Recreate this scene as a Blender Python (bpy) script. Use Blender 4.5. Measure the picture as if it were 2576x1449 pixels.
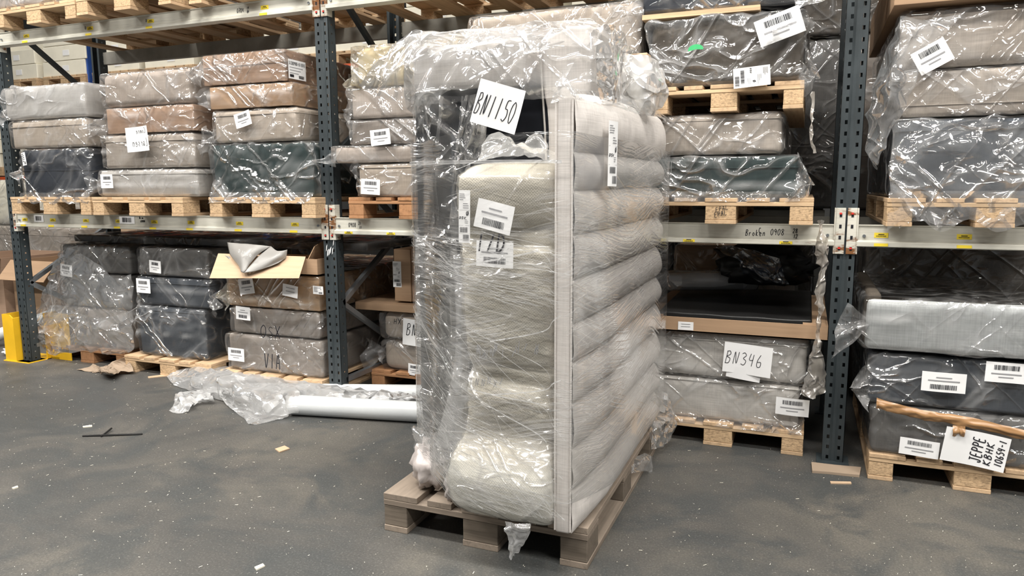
import bpy, math, random
import numpy as np
from mathutils import Vector, Matrix, noise, Euler

for o in list(bpy.data.objects): bpy.data.objects.remove(o)
SC = bpy.context.scene
COL = SC.collection
random.seed(7)

# ------------------------------------------------------------------ camera
F_PX, PITCH, YAW, ROLL, CAM = 1824.85, 0.1404, -0.385, -0.0053, Vector((2.6327, -3.6061, 1.3044))
_cp, _sp, _c, _s = math.cos(PITCH), math.sin(PITCH), math.cos(YAW), math.sin(YAW)
FW = Vector((_s*_cp, _c*_cp, -_sp)); _r = Vector((_c, -_s, 0)); _u = _r.cross(FW)
RT = _r*math.cos(ROLL)+_u*math.sin(ROLL); UP = -_r*math.sin(ROLL)+_u*math.cos(ROLL)
cd = bpy.data.cameras.new('camera'); cam = bpy.data.objects.new('camera', cd); COL.objects.link(cam)
cd.sensor_width = 36.0; cd.lens = 36.0*F_PX/2576.0; cd.clip_end = 200
M = Matrix((RT, UP, -FW)).transposed().to_4x4(); M.translation = CAM
cam.matrix_world = M
SC.camera = cam

def at(x, y, Y):            # photo pixel -> point on the plane at depth Y
    d = FW*F_PX+RT*(x-1288)-UP*(y-724.5); return CAM+d*((Y-CAM.y)/d.y)
def onfloor(x, y, z=0.0):
    d = FW*F_PX+RT*(x-1288)-UP*(y-724.5); return CAM+d*((z-CAM.z)/d.z)

# ------------------------------------------------------------------ view, world, lights
SC.view_settings.view_transform = 'Standard'; SC.view_settings.look = 'None'
SC.view_settings.gamma = 1.0; SC.view_settings.use_curve_mapping = False
SC.view_settings.exposure = 0.12
W = bpy.data.worlds.new('world'); SC.world = W; W.use_nodes = True
W.node_tree.nodes['Background'].inputs[0].default_value = (0.93, 0.97, 1.0, 1)
W.node_tree.nodes['Background'].inputs[1].default_value = 0.12

# ------------------------------------------------------------------ materials
class NT:
    def __init__(s, name):
        s.m = bpy.data.materials.new(name); s.m.use_nodes = True; s.t = s.m.node_tree
        for n in list(s.t.nodes): s.t.nodes.remove(n)
        s.out = s.t.nodes.new('ShaderNodeOutputMaterial')
    def n(s, typ, **kw):
        nd = s.t.nodes.new('ShaderNode'+typ)
        for k, v in kw.items():
            if k.startswith('i_'):
                key = k[2:]; key = int(key) if key.isdigit() else key.replace('_', ' ')
                if isinstance(v, bpy.types.NodeSocket): s.t.links.new(v, nd.inputs[key])
                else: nd.inputs[key].default_value = v
            else: setattr(nd, k, v)
        return nd
    def l(s, a, b): s.t.links.new(a, b)
    def math(s, op, a, b=0.0, clamp=False):
        nd = s.t.nodes.new('ShaderNodeMath'); nd.operation = op; nd.use_clamp = clamp
        for i, v in enumerate((a, b)):
            if isinstance(v, bpy.types.NodeSocket): s.t.links.new(v, nd.inputs[i])
            else: nd.inputs[i].default_value = v
        return nd.outputs[0]
    def coords(s, scale=(1, 1, 1), rot=(0, 0, 0), rand=True):
        tc = s.n('TexCoord'); v = tc.outputs['Object']
        if rand:
            oi = s.n('ObjectInfo')
            add = s.n('VectorMath', operation='MULTIPLY_ADD')
            cmb = s.n('CombineXYZ', i_0=oi.outputs['Random'], i_1=oi.outputs['Random'], i_2=oi.outputs['Random'])
            s.l(cmb.outputs[0], add.inputs[0]); add.inputs[1].default_value = (37., 53., 71.); s.l(v, add.inputs[2]); v = add.outputs[0]
        mp = s.n('Mapping', i_Scale=scale, i_Rotation=rot); s.l(v, mp.inputs[0]); return mp.outputs[0]
    def noise(s, vec, scale, detail=3, rough=.55, dist=0.):
        nd = s.n('TexNoise', i_Scale=scale, i_Detail=detail, i_Roughness=rough, i_Distortion=dist); s.l(vec, nd.inputs['Vector']); return nd.outputs['Fac']
    def ramp(s, fac, stops):
        nd = s.n('ValToRGB'); s.l(fac, nd.inputs[0]); cr = nd.color_ramp
        while len(cr.elements) < len(stops): cr.elements.new(.5)
        for e, (p, c) in zip(cr.elements, stops):
            e.position = p; e.color = (c[0], c[1], c[2], 1) if not isinstance(c, (int, float)) else (c, c, c, 1)
        return nd.outputs[0]
    def mix(s, fac, a, b, mode='MIX'):
        nd = s.n('Mix', data_type='RGBA', blend_type=mode)
        for i, v in ((0, fac), (6, a), (7, b)):
            if isinstance(v, bpy.types.NodeSocket): s.l(v, nd.inputs[i])
            else: nd.inputs[i].default_value = v if i == 0 else (*v[:3], 1)
        return nd.outputs[2]
    def bump(s, h, strength=.5, dist=.01, normal=None):
        nd = s.n('Bump', i_Strength=strength, i_Distance=dist); s.l(h, nd.inputs['Height'])
        if normal: s.l(normal, nd.inputs['Normal'])
        return nd.outputs[0]
    def done(s, color, rough=.8, normal=None, metal=0., spec=.3):
        p = s.n('BsdfPrincipled', i_Metallic=metal); p.inputs['Specular IOR Level'].default_value = spec
        for key, v in (('Base Color', color), ('Roughness', rough)):
            if isinstance(v, bpy.types.NodeSocket): s.l(v, p.inputs[key])
            else: p.inputs[key].default_value = v if key == 'Roughness' else (*v[:3], 1)
        if normal: s.l(normal, p.inputs['Normal'])
        s.l(p.outputs[0], s.out.inputs[0]); return s.m
def sc_(c, k): return tuple(min(1, x*k) for x in c)

def fabric(name, c, contrast=.13):
    t = NT(name)
    a = t.noise(t.coords((6, 6, 260)), 1.0, 2); b = t.noise(t.coords((230, 230, 7)), 1.0, 2)
    m = t.math('MULTIPLY', t.math('ADD', a, b), .5)
    col = t.ramp(m, [(.32, sc_(c, 1-contrast)), (.68, sc_(c, 1+contrast))])
    blot = t.noise(t.coords(), 3.0, 3)
    col = t.mix(t.math('MULTIPLY', blot, .18), col, sc_(c, .7))
    return t.done(col, .92, t.bump(m, .35, .002), spec=.15)
def plain(name, c, rough=.7, var=.12, metal=0., spec=.3, scale=6):
    t = NT(name); n = t.noise(t.coords(), scale, 4)
    return t.done(t.ramp(n, [(.3, sc_(c, 1-var)), (.7, sc_(c, 1+var))]), rough, t.bump(t.noise(t.coords(), scale*6, 3), .15, .003), metal=metal, spec=spec)
def cardboard(name, c):
    t = NT(name); n = t.noise(t.coords((2, 2, 40)), 2.0, 3); n2 = t.noise(t.coords(), 5, 4)
    col = t.mix(t.math('MULTIPLY', n2, .5), t.ramp(n, [(.3, sc_(c, .9)), (.7, sc_(c, 1.08))]), sc_(c, .82))
    return t.done(col, .8, t.bump(n, .1, .002), spec=.25)
def wood(name, c, dark=.55, axis=1):
    t = NT(name); sc = [38, 38, 38]; sc[axis] = 2.2
    v = t.coords(tuple(sc)); n = t.noise(v, 1.0, 5, .65, .6); st = t.noise(t.coords(), 5, 4)
    oi = t.n('ObjectInfo')
    col = t.ramp(n, [(.25, sc_(c, dark)), (.5, c), (.8, sc_(c, 1.18))])
    col = t.mix(t.math('MULTIPLY', oi.outputs['Random'], .55), col, sc_(c, .62))
    col = t.mix(t.math('MULTIPLY', t.ramp(st, [(.5, 0), (.75, 1)]), .45), col, sc_(c, .5))
    return t.done(col, .85, t.bump(n, .4, .003), spec=.2)
def chipwood(name, c):
    t = NT(name); n = t.noise(t.coords((1, 1, 2.0)), 70, 3, .7)
    return t.done(t.ramp(n, [(.3, sc_(c, .5)), (.5, c), (.7, sc_(c, 1.25))]), .9, t.bump(n, .5, .003), spec=.15)

def film(name, haze=.05, gloss=.045, scale=1.0, bumpd=.012, rough=.09, tint=(1, 1, 1), streak=False, strength=.8):
    """clear polythene: lets light through, reflects, creases are denser, and whitened as painted highlights"""
    t = NT(name)
    v0 = t.coords(rand=True)
    wn = t.n('TexNoise', i_Scale=1.6*scale, i_Detail=2); t.l(v0, wn.inputs['Vector'])
    wv = t.n('VectorMath', operation='MULTIPLY_ADD'); t.l(wn.outputs['Color'], wv.inputs[0]); wv.inputs[1].default_value = (.10/scale,)*3; t.l(v0, wv.inputs[2])
    v = wv.outputs[0]
    def ridge(sx, rot, sc, k, p):
        mp = t.n('Mapping', vector_type='TEXTURE', i_Scale=tuple(1/q for q in sx), i_Rotation=rot); t.l(v, mp.inputs[0])
        n = t.noise(mp.outputs[0], sc*scale, 1.0, .5, .0)
        r = t.math('SUBTRACT', 1.0, t.math('MULTIPLY', t.math('ABSOLUTE', t.math('SUBTRACT', n, .5)), k), clamp=True)
        r = t.math('POWER', r, p)
        mk = t.ramp(t.noise(mp.outputs[0], sc*scale*.45, 1), [(.45, 0.), (.62, 1.)]) if not streak else t.ramp(t.noise(v, 2.5+sc, 2), [(.45, 0.), (.65, 1.)])
        return t.math('MULTIPLY', r, mk)
    if streak:
        rs = [ridge((.5, .5, 40), (-.1, .10, 0), 1.8, 8, 1.5), ridge((.5, .5, 34), (.15, -.22, 0), 1.7, 9, 1.5), ridge((.6, .6, 20), (-.3, .42, 0), 2.0, 12, 2.)]
    else:
        rs = [ridge((8, 3, .9), (.2, .65, 0), 1.5, 14, 1.6), ridge((8, 3, .8), (-.2, -.85, 0), 1.4, 14, 1.6), ridge((6, 5, 1.0), (0, 1.45, .6), 1.8, 12, 2.), ridge((3, 3, 2.), (.5, .2, 0), 1.8, 12, 2.)]
    vo = t.n('TexVoronoi', feature='F1', i_Scale=11*scale); t.l(v, vo.inputs['Vector'])
    mask = t.ramp(t.noise(v0, 3.5*scale, 2), [(.42, .05), (.62, 1.)])
    lin = t.math('ADD', rs[0], t.math('ADD', rs[1], rs[2]))
    if len(rs) > 3: lin = t.math('ADD', lin, rs[3])
    h = t.math('ADD', lin, t.math('MULTIPLY', t.math('MULTIPLY', vo.outputs['Distance'], mask), .75))
    nb = t.bump(h, strength, bumpd)
    at_ = t.n('Attribute', attribute_name='hz')
    f = t.math('MULTIPLY', t.math('MULTIPLY', lin, .26), t.math('ADD', mask, .25))  # white crease lines: denser folds, also highlights painted into the film
    patch = t.ramp(t.noise(v, 2.6*scale, 3), [(.45, 0.), (.75, 1.)])
    hz = t.math('ADD', t.math('ADD', f, t.math('MULTIPLY', patch, haze)), t.math('ADD', at_.outputs['Fac'], haze*.25), clamp=True)
    hz = t.math('MINIMUM', hz, .85)
    tr = t.n('BsdfTransparent', i_Color=(*[.99*x for x in tint], 1))
    colr = (*[.85*x for x in tint], 1)
    df = t.n('BsdfDiffuse', i_Color=colr); t.l(nb, df.inputs['Normal'])
    tl = t.n('BsdfTranslucent', i_Color=colr)
    dm = t.n('MixShader', i_0=.3); t.l(df.outputs[0], dm.inputs[1]); t.l(tl.outputs[0], dm.inputs[2])
    gl = t.n('BsdfGlossy', i_Color=(1, 1, 1, 1), i_Roughness=rough); t.l(nb, gl.inputs['Normal'])
    m1 = t.n('MixShader'); t.l(hz, m1.inputs[0]); t.l(tr.outputs[0], m1.inputs[1]); t.l(dm.outputs[0], m1.inputs[2])
    fr = t.n('Fresnel', i_IOR=1.45); t.l(nb, fr.inputs['Normal'])
    gf = t.math('MINIMUM', t.math('ADD', t.math('ADD', t.math('MULTIPLY', fr.outputs[0], .7), gloss), t.math('MULTIPLY', lin, .12), clamp=True), .5)
    m2 = t.n('MixShader'); t.l(gf, m2.inputs[0]); t.l(m1.outputs[0], m2.inputs[1]); t.l(gl.outputs[0], m2.inputs[2])
    t.l(m2.outputs[0], t.out.inputs[0]); return t.m

MT = {}
MT['beige'] = fabric('beige_linen', (.39, .345, .30)); MT['beige2'] = fabric('warm_beige_linen', (.43, .37, .31))
MT['grey'] = fabric('light_grey_linen', (.44, .42, .395)); MT['taupe'] = fabric('taupe_weave', (.27, .235, .205))
MT['dgrey'] = fabric('grey_weave', (.13, .125, .12)); MT['slate'] = fabric('slate_weave', (.075, .085, .10))
MT['navy'] = fabric('navy_weave', (.030, .036, .048)); MT['green'] = fabric('dark_green_weave', (.028, .046, .046))
MT['silver'] = fabric('silver_grey_weave', (.44, .455, .455), .18); MT['pink'] = fabric('pinkish_beige_linen', (.40, .345, .30))
MT['brown'] = fabric('dark_taupe_weave', (.085, .072, .058)); MT['cream'] = plain('cream_foam', (.60, .545, .42), .9)
MT['slab'] = fabric('pale_grey_linen', (.62, .585, .555)); MT['pale'] = fabric('pale_stone_linen', (.60, .575, .54)); MT['black'] = plain('black_cloth', (.008, .009, .012), .85, spec=.1)
MT['card'] = cardboard('brown_cardboard', (.40, .265, .165)); MT['card2'] = cardboard('pinkish_cardboard', (.37, .25, .175))
MT['cardin'] = cardboard('pale_cardboard', (.56, .40, .265)); MT['kraft'] = cardboard('kraft_paper', (.34, .26, .19))
MT['wood'] = wood('pine_board', (.60, .42, .26)); MT['woodx'] = wood('pine_cross_board', (.62, .44, .27), axis=0)
MT['block'] = chipwood('pressed_chip_block', (.50, .35, .21)); MT['blockw'] = wood('pine_block', (.56, .38, .22), axis=2)
MT['owood'] = wood('weathered_board', (.30, .245, .195)); MT['owoodx'] = wood('weathered_cross_board', (.27, .22, .175), axis=0)
MT['oblock'] = wood('weathered_block', (.20, .165, .13), axis=0); MT['rwood'] = wood('orange_brown_board', (.42, .22, .11), axis=1); MT['rwoodx'] = wood('orange_brown_cross', (.42, .22, .11), axis=0)
MT['paper'] = plain('white_paper', (.80, .80, .80), .7, .03); MT['ink'] = plain('black_ink', (.015, .015, .02), .5, .05)
MT['print'] = plain('grey_print', (.30, .30, .31), .6, .05); MT['yellow'] = plain('yellow_paint', (.80, .47, .02), .5, .1)
MT['orange'] = plain('orange_paint', (.62, .10, .03), .5, .15); MT['ylabel'] = plain('yellow_label', (.78, .60, .05), .5, .08)
MT['red'] = plain('red_pin', (.6, .04, .03), .5); MT['zinc'] = plain('galvanised_steel', (.32, .34, .36), .4, .15, .8)
MT['black_plastic'] = plain('black_plastic', (.015, .015, .015), .35); MT['tape'] = plain('brown_tape', (.36, .20, .09), .3, .1, spec=.6)
MT['bagpaper'] = plain('pale_mauve_plastic', (.50, .45, .43), .32, .06, spec=.6); MT['mailer'] = plain('grey_mailer_plastic', (.27, .26, .245), .35, .05, spec=.5)
MT['green_label'] = plain('green_sticker', (.05, .38, .14), .5); MT['blue'] = plain('blue_plastic', (.03, .09, .35), .5); MT['white'] = plain('white_plastic', (.72, .73, .74), .45, .06)
MT['foamwhite'] = plain('white_foam', (.78, .74, .62), .8, .05)
def darksteel():
    t = NT('dark_grey_paint'); n = t.noise(t.coords((1, 1, .3)), 14, 5, .7)
    col = t.ramp(n, [(.35, (.028, .036, .040)), (.72, (.045, .056, .061)), (.80, (.20, .20, .19))])
    return t.done(col, .5, t.bump(n, .1, .002), spec=.4)
MT['steel'] = darksteel()
def beampaint(name='cream_beam_paint', rust=.74):
    t = NT(name); n = t.noise(t.coords((1.5, 3, 5)), 3, 6, .7); n2 = t.noise(t.coords((1, 1, 1)), 2.2, 3)
    col = t.ramp(n2, [(.3, (.50, .485, .42)), (.7, (.66, .645, .57))])
    col = t.mix(t.ramp(n, [(rust-.08, 0.), (rust-.03, .5), (rust, 1.)]), col, (.20, .085, .03))
    d = t.noise(t.coords((2, 2, 30)), 4, 4)
    col = t.mix(t.math('MULTIPLY', t.ramp(d, [(.5, 0.), (.8, 1.)]), .35), col, (.22, .21, .19))
    return t.done(col, .5, t.bump(n, .1, .002), spec=.35)
MT['beam'] = beampaint(); MT['rusty'] = beampaint('rusty_cream_paint', .58); MT['darkbeam'] = plain('grey_beam_paint', (.25, .24, .21), .5, .2)
def floor_mat():
    t = NT('worn_concrete'); v = t.coords(rand=False)
    a = t.noise(v, .9, 5, .62, .6); b = t.noise(v, 2.3, 5, .6, 1.2); g = t.noise(v, 130, 3, .75); sp = t.noise(v, 60, 2, .5)
    vs = t.coords((.7, 5, 1), (0, 0, .4), rand=False); s = t.noise(vs, 3., 5, .7, .5)
    col = t.ramp(a, [(.36, (.046, .047, .046)), (.5, (.078, .074, .067)), (.64, (.122, .112, .094))])
    col = t.mix(t.ramp(b, [(.45, 0.), (.62, .85)]), col, (.040, .047, .050))
    col = t.mix(t.math('MULTIPLY', s, .35), col, (.14, .132, .12))
    col = t.mix(t.ramp(g, [(.3, .55), (.55, 0.)]), col, (.035, .035, .035))
    col = t.mix(t.ramp(g, [(.58, 0.), (.80, .55)]), col, (.32, .31, .29))
    col = t.mix(t.ramp(sp, [(.73, 0.), (.78, .7)]), col, (.45, .43, .38))
    return t.done(col, t.ramp(b, [(.3, .62), (.7, .45)]), t.bump(g, .25, .004), spec=.35)
MT['floor'] = floor_mat()
MT['film'] = film('clear_film', .025, .02, 1., .018, .07); MT['filmd'] = film('clear_film_loose', .04, .022, .75, .028, .07)
MT['milky'] = film('milky_film', .42, .05, .8, .018); MT['thin'] = film('tight_film', .02, .03, 1.1, .008)
MT['stretch'] = film('stretch_film', .02, .012, 1., .0035, .16, streak=True, strength=.4); MT['dirty'] = film('dusty_film', .55, .03, 1.2, .015, .3, (.80, .74, .66))
MT['cream_film'] = film('cream_foam_film', .05, .02, .9, .010, .16, (1, .995, .975)); MT['loose'] = film('loose_film', .06, .02, .7, .018, .08)
MT['warm_film'] = film('yellowish_film', .14, .05, 1., .015, .12, (.97, .93, .84)); MT['blue_film'] = film('bluish_film', .06, .10, 1., .02, .1, (.65, .78, 1.))
MT['floorfilm'] = film('white_loose_film', .75, .04, .7, .02, .12); MT['strand'] = film('film_strand', .30, .12, 2., .002, .15)

# ------------------------------------------------------------------ object helpers
def tag(o, label=None, cat=None, group=None, kind=None):
    if label: o['label'] = label
    if cat: o['category'] = cat
    if group: o['group'] = group
    if kind: o['kind'] = kind
    return o
def empty(name, loc, label=None, cat=None, group=None):
    o = bpy.data.objects.new(name, None); o.empty_display_size = .1; COL.objects.link(o); o.location = loc
    return tag(o, label, cat, group)
def wloc(o):
    v = Vector(o.location)
    while o.parent: o = o.parent; v += Vector(o.location)
    return v
class MB:
    def __init__(s): s.v = []; s.f = []; s.mi = []; s.hz = []
    def add(s, vs, fs, mi=0, hz=0.0):
        b = len(s.v); s.v += [tuple(p) for p in vs]; s.f += [tuple(i+b for i in f) for f in fs]; s.mi += [mi]*len(fs)
        s.hz += list(hz) if hasattr(hz, '__len__') else [hz]*len(vs)
        return s
    def box(s, x0, x1, y0, y1, z0, z1, mi=0):
        vs = [(x, y, z) for x in (x0, x1) for y in (y0, y1) for z in (z0, z1)]
        return s.add(vs, [(0, 1, 3, 2), (4, 6, 7, 5), (0, 4, 5, 1), (2, 3, 7, 6), (0, 2, 6, 4), (1, 5, 7, 3)], mi)
    def beam(s, a, b, w, h, up=Vector((0, 0, 1)), mi=0):
        a = Vector(a); b = Vector(b); d = (b-a).normalized(); sd = d.cross(up).normalized(); u2 = sd.cross(d)
        vs = [p+sd*w/2*i+u2*h/2*j for p in (a, b) for i in (-1, 1) for j in (-1, 1)]
        return s.add(vs, [(0, 1, 3, 2), (4, 6, 7, 5), (0, 4, 5, 1), (2, 3, 7, 6), (0, 2, 6, 4), (1, 5, 7, 3)], mi)
    def tube(s, pts, r, n=8, closed=False, cap=True, hz=0.0, mi=0):
        pts = [Vector(p) for p in pts]; N = len(pts); rs = r if hasattr(r, '__len__') else [r]*N
        vs = []; 
        for i, p in enumerate(pts):
            if closed: d = pts[(i+1) % N]-pts[i-1]
            else: d = pts[min(i+1, N-1)]-pts[max(i-1, 0)]
            d.normalize(); ref = Vector((0, 0, 1)) if abs(d.z) < .9 else Vector((1, 0, 0))
            a = d.cross(ref).normalized(); b = a.cross(d)
            vs += [p+(a*math.cos(t)+b*math.sin(t))*rs[i] for t in [2*math.pi*k/n for k in range(n)]]
        fs = []
        for i in range(N if closed else N-1):
            j = (i+1) % N
            fs += [(i*n+k, i*n+(k+1) % n, j*n+(k+1) % n, j*n+k) for k in range(n)]
        if cap and not closed: fs += [tuple(range(n))[::-1], tuple((N-1)*n+k for k in range(n))]
        return s.add(vs, fs, mi, hz)
    def grid(s, P, closed_u=False, mi=0, hz=0.0):   # P[i][j] -> Vector
        n = len(P); m = len(P[0]); vs = [p for r in P for p in r]
        fs = [(i*m+j, i*m+(j+1) % m, ((i+1) % n)*m+(j+1) % m, ((i+1) % n)*m+j) for i in range(n-1) for j in range(m if closed_u else m-1)]
        h = [x for r in hz for x in r] if hasattr(hz, '__len__') else hz
        return s.add(vs, fs, mi, h)
    def build(s, name, mats, parent=None, smooth=False, bevel=0, solid=0):
        me = bpy.data.meshes.new(name)
        o = bpy.data.objects.new(name, me); COL.objects.link(o)
        off = Vector((0, 0, 0))
        if parent: o.parent = parent; off = wloc(parent)
        me.from_pydata([(p[0]-off.x, p[1]-off.y, p[2]-off.z) for p in s.v], [], s.f)
        if not isinstance(mats, (list, tuple)): mats = [mats]
        for m in mats: me.materials.append(MT[m] if isinstance(m, str) else m)
        me.polygons.foreach_set('material_index', s.mi)
        if smooth: me.polygons.foreach_set('use_smooth', [True]*len(s.f))
        if any(s.hz):
            a = me.attributes.new('hz', 'FLOAT', 'POINT'); a.data.foreach_set('value', s.hz)
        me.update()
        if bevel:
            b = o.modifiers.new('bevel', 'BEVEL'); b.width = bevel; b.segments = 2; b.limit_method = 'ANGLE'
        if solid:
            b = o.modifiers.new('solid', 'SOLIDIFY'); b.thickness = solid
        return o

def nz(p, s=1.0, seed=0.0): return noise.noise(Vector((p[0]*s+seed, p[1]*s-seed*.7, p[2]*s+seed*1.3)))
def ridge(p, s=1.0, seed=0.0): return 1-min(1, abs(nz(p, s, seed))*3.2)

def shell(x0, x1, y0, y1, z0, z1, r, res, disp=None, ymax_res=.08):
    """closed rounded box as a fine grid, displaced by disp(p, n) -> (offset, haze)"""
    def axis(a, b, rs):
        n = max(2, int(round((b-a-2*r)/rs))); inner = [a+r+(b-a-2*r)*i/n for i in range(n+1)]
        k = [a, a+r*.3, a+r*.65]; return k+inner+[b-r*.65, b-r*.3, b]
    X = axis(x0, x1, res); Yv = axis(y0, y1, max(res, ymax_res)); Zv = axis(z0, z1, res)
    idx = {}; vs = []; fs = []; hz = []
    cen = Vector(((x0+x1)/2, (y0+y1)/2, (z0+z1)/2))
    def vid(i, j, k):
        key = (i, j, k)
        if key in idx: return idx[key]
        p = Vector((X[i], Yv[j], Zv[k]))
        c = Vector((min(max(p.x, x0+r), x1-r), min(max(p.y, y0+r), y1-r), min(max(p.z, z0+r), z1-r)))
        d = p-c
        n = d.normalized() if d.length > 1e-9 else Vector((0, 0, 1))
        q = c+n*r
        h = 0.
        if disp:
            o_, h = disp(q, n)
            q = q+(n*o_ if not isinstance(o_, Vector) else o_)
        idx[key] = len(vs); vs.append(q); hz.append(h); return idx[key]
    nx, ny, nz_ = len(X), len(Yv), len(Zv)
    for i in range(nx-1):
        for k in range(nz_-1):
            fs.append((vid(i, 0, k), vid(i+1, 0, k), vid(i+1, 0, k+1), vid(i, 0, k+1)))
            fs.append((vid(i, ny-1, k), vid(i, ny-1, k+1), vid(i+1, ny-1, k+1), vid(i+1, ny-1, k)))
        for j in range(ny-1):
            fs.append((vid(i, j, 0), vid(i, j+1, 0), vid(i+1, j+1, 0), vid(i+1, j, 0)))
            fs.append((vid(i, j, nz_-1), vid(i+1, j, nz_-1), vid(i+1, j+1, nz_-1), vid(i, j+1, nz_-1)))
    for j in range(ny-1):
        for k in range(nz_-1):
            fs.append((vid(0, j, k), vid(0, j, k+1), vid(0, j+1, k+1), vid(0, j+1, k)))
            fs.append((vid(nx-1, j, k), vid(nx-1, j+1, k), vid(nx-1, j+1, k+1), vid(nx-1, j, k+1)))
    mb = MB(); mb.add(vs, fs, 0, hz); return mb

def catmull(pts, n):
    out = []; N = len(pts)
    for i in range(N-1):
        p0 = pts[max(i-1, 0)]; p1 = pts[i]; p2 = pts[i+1]; p3 = pts[min(i+2, N-1)]
        for k in range(n):
            t = k/n; out.append(.5*((2*p1)+(p2-p0)*t+(2*p0-5*p1+4*p2-p3)*t*t+(3*p1-p0-3*p2+p3)*t**3))
    out.append(pts[-1].copy()); return out
def sheet(ctrl, n=6, amp=.01, seed=0., sc=9., hz=0.0, mb=None, hzr=.25):
    """smooth crumpled sheet through rows of control points"""
    rows = [catmull([Vector(p) for p in r], n) for r in ctrl]
    m = len(rows[0]); cols = [catmull([rows[i][j] for i in range(len(rows))], n) for j in range(m)]
    P = [[cols[j][i] for j in range(m)] for i in range(len(cols[0]))]
    I, J = len(P), len(P[0]); Q = [[None]*J for _ in range(I)]; H = [[0]*J for _ in range(I)]
    for i in range(I):
        for j in range(J):
            du = P[min(i+1, I-1)][j]-P[max(i-1, 0)][j]; dv = P[i][min(j+1, J-1)]-P[i][max(j-1, 0)]
            nn = du.cross(dv)
            nn = nn.normalized() if nn.length > 1e-9 else Vector((0, -1, 0))
            rg = ridge(P[i][j], sc, seed)
            Q[i][j] = P[i][j]+nn*(amp*(rg-.5)+amp*.7*nz(P[i][j], sc*2.3, seed+5)); H[i][j] = hz+hzr*max(0, rg-.75)
    mb = mb or MB(); mb.grid(Q, hz=H); return mb

# ---- film ears, bags
def ear(mb, P, D, L, Wd, wid, seed, knot=False, hz=.12):
    P = Vector(P); D = Vector(D).normalized(); Wd = Vector(Wd).normalized(); N = D.cross(Wd).normalized()
    nu, nv = 12, 14; G = []; H = []
    for i in range(nu+1):
        u = i/nu; row = []; hr = []
        pr = (1-u)**.8+.06 if not knot else (.25+.9*abs(u-.25)**.8)
        for j in range(nv+1):
            v = -1+2*j/nv
            q = P+D*L*(u*(1-.12*abs(v))-.12*(1-u))+Wd*wid*v*pr
            q += N*(wid*.28*math.sin(v*5+seed+u*2)*(.4+u*.6)+.03*nz(q, 22, seed))+D*.02*nz(q, 18, seed+9)
            row.append(q); hr.append(hz+(.25 if knot and .15 < u < .35 else 0)+.15*max(0, ridge(q, 14, seed)-.6))
        G.append(row); H.append(hr)
    mb.grid(G, hz=H)

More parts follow.
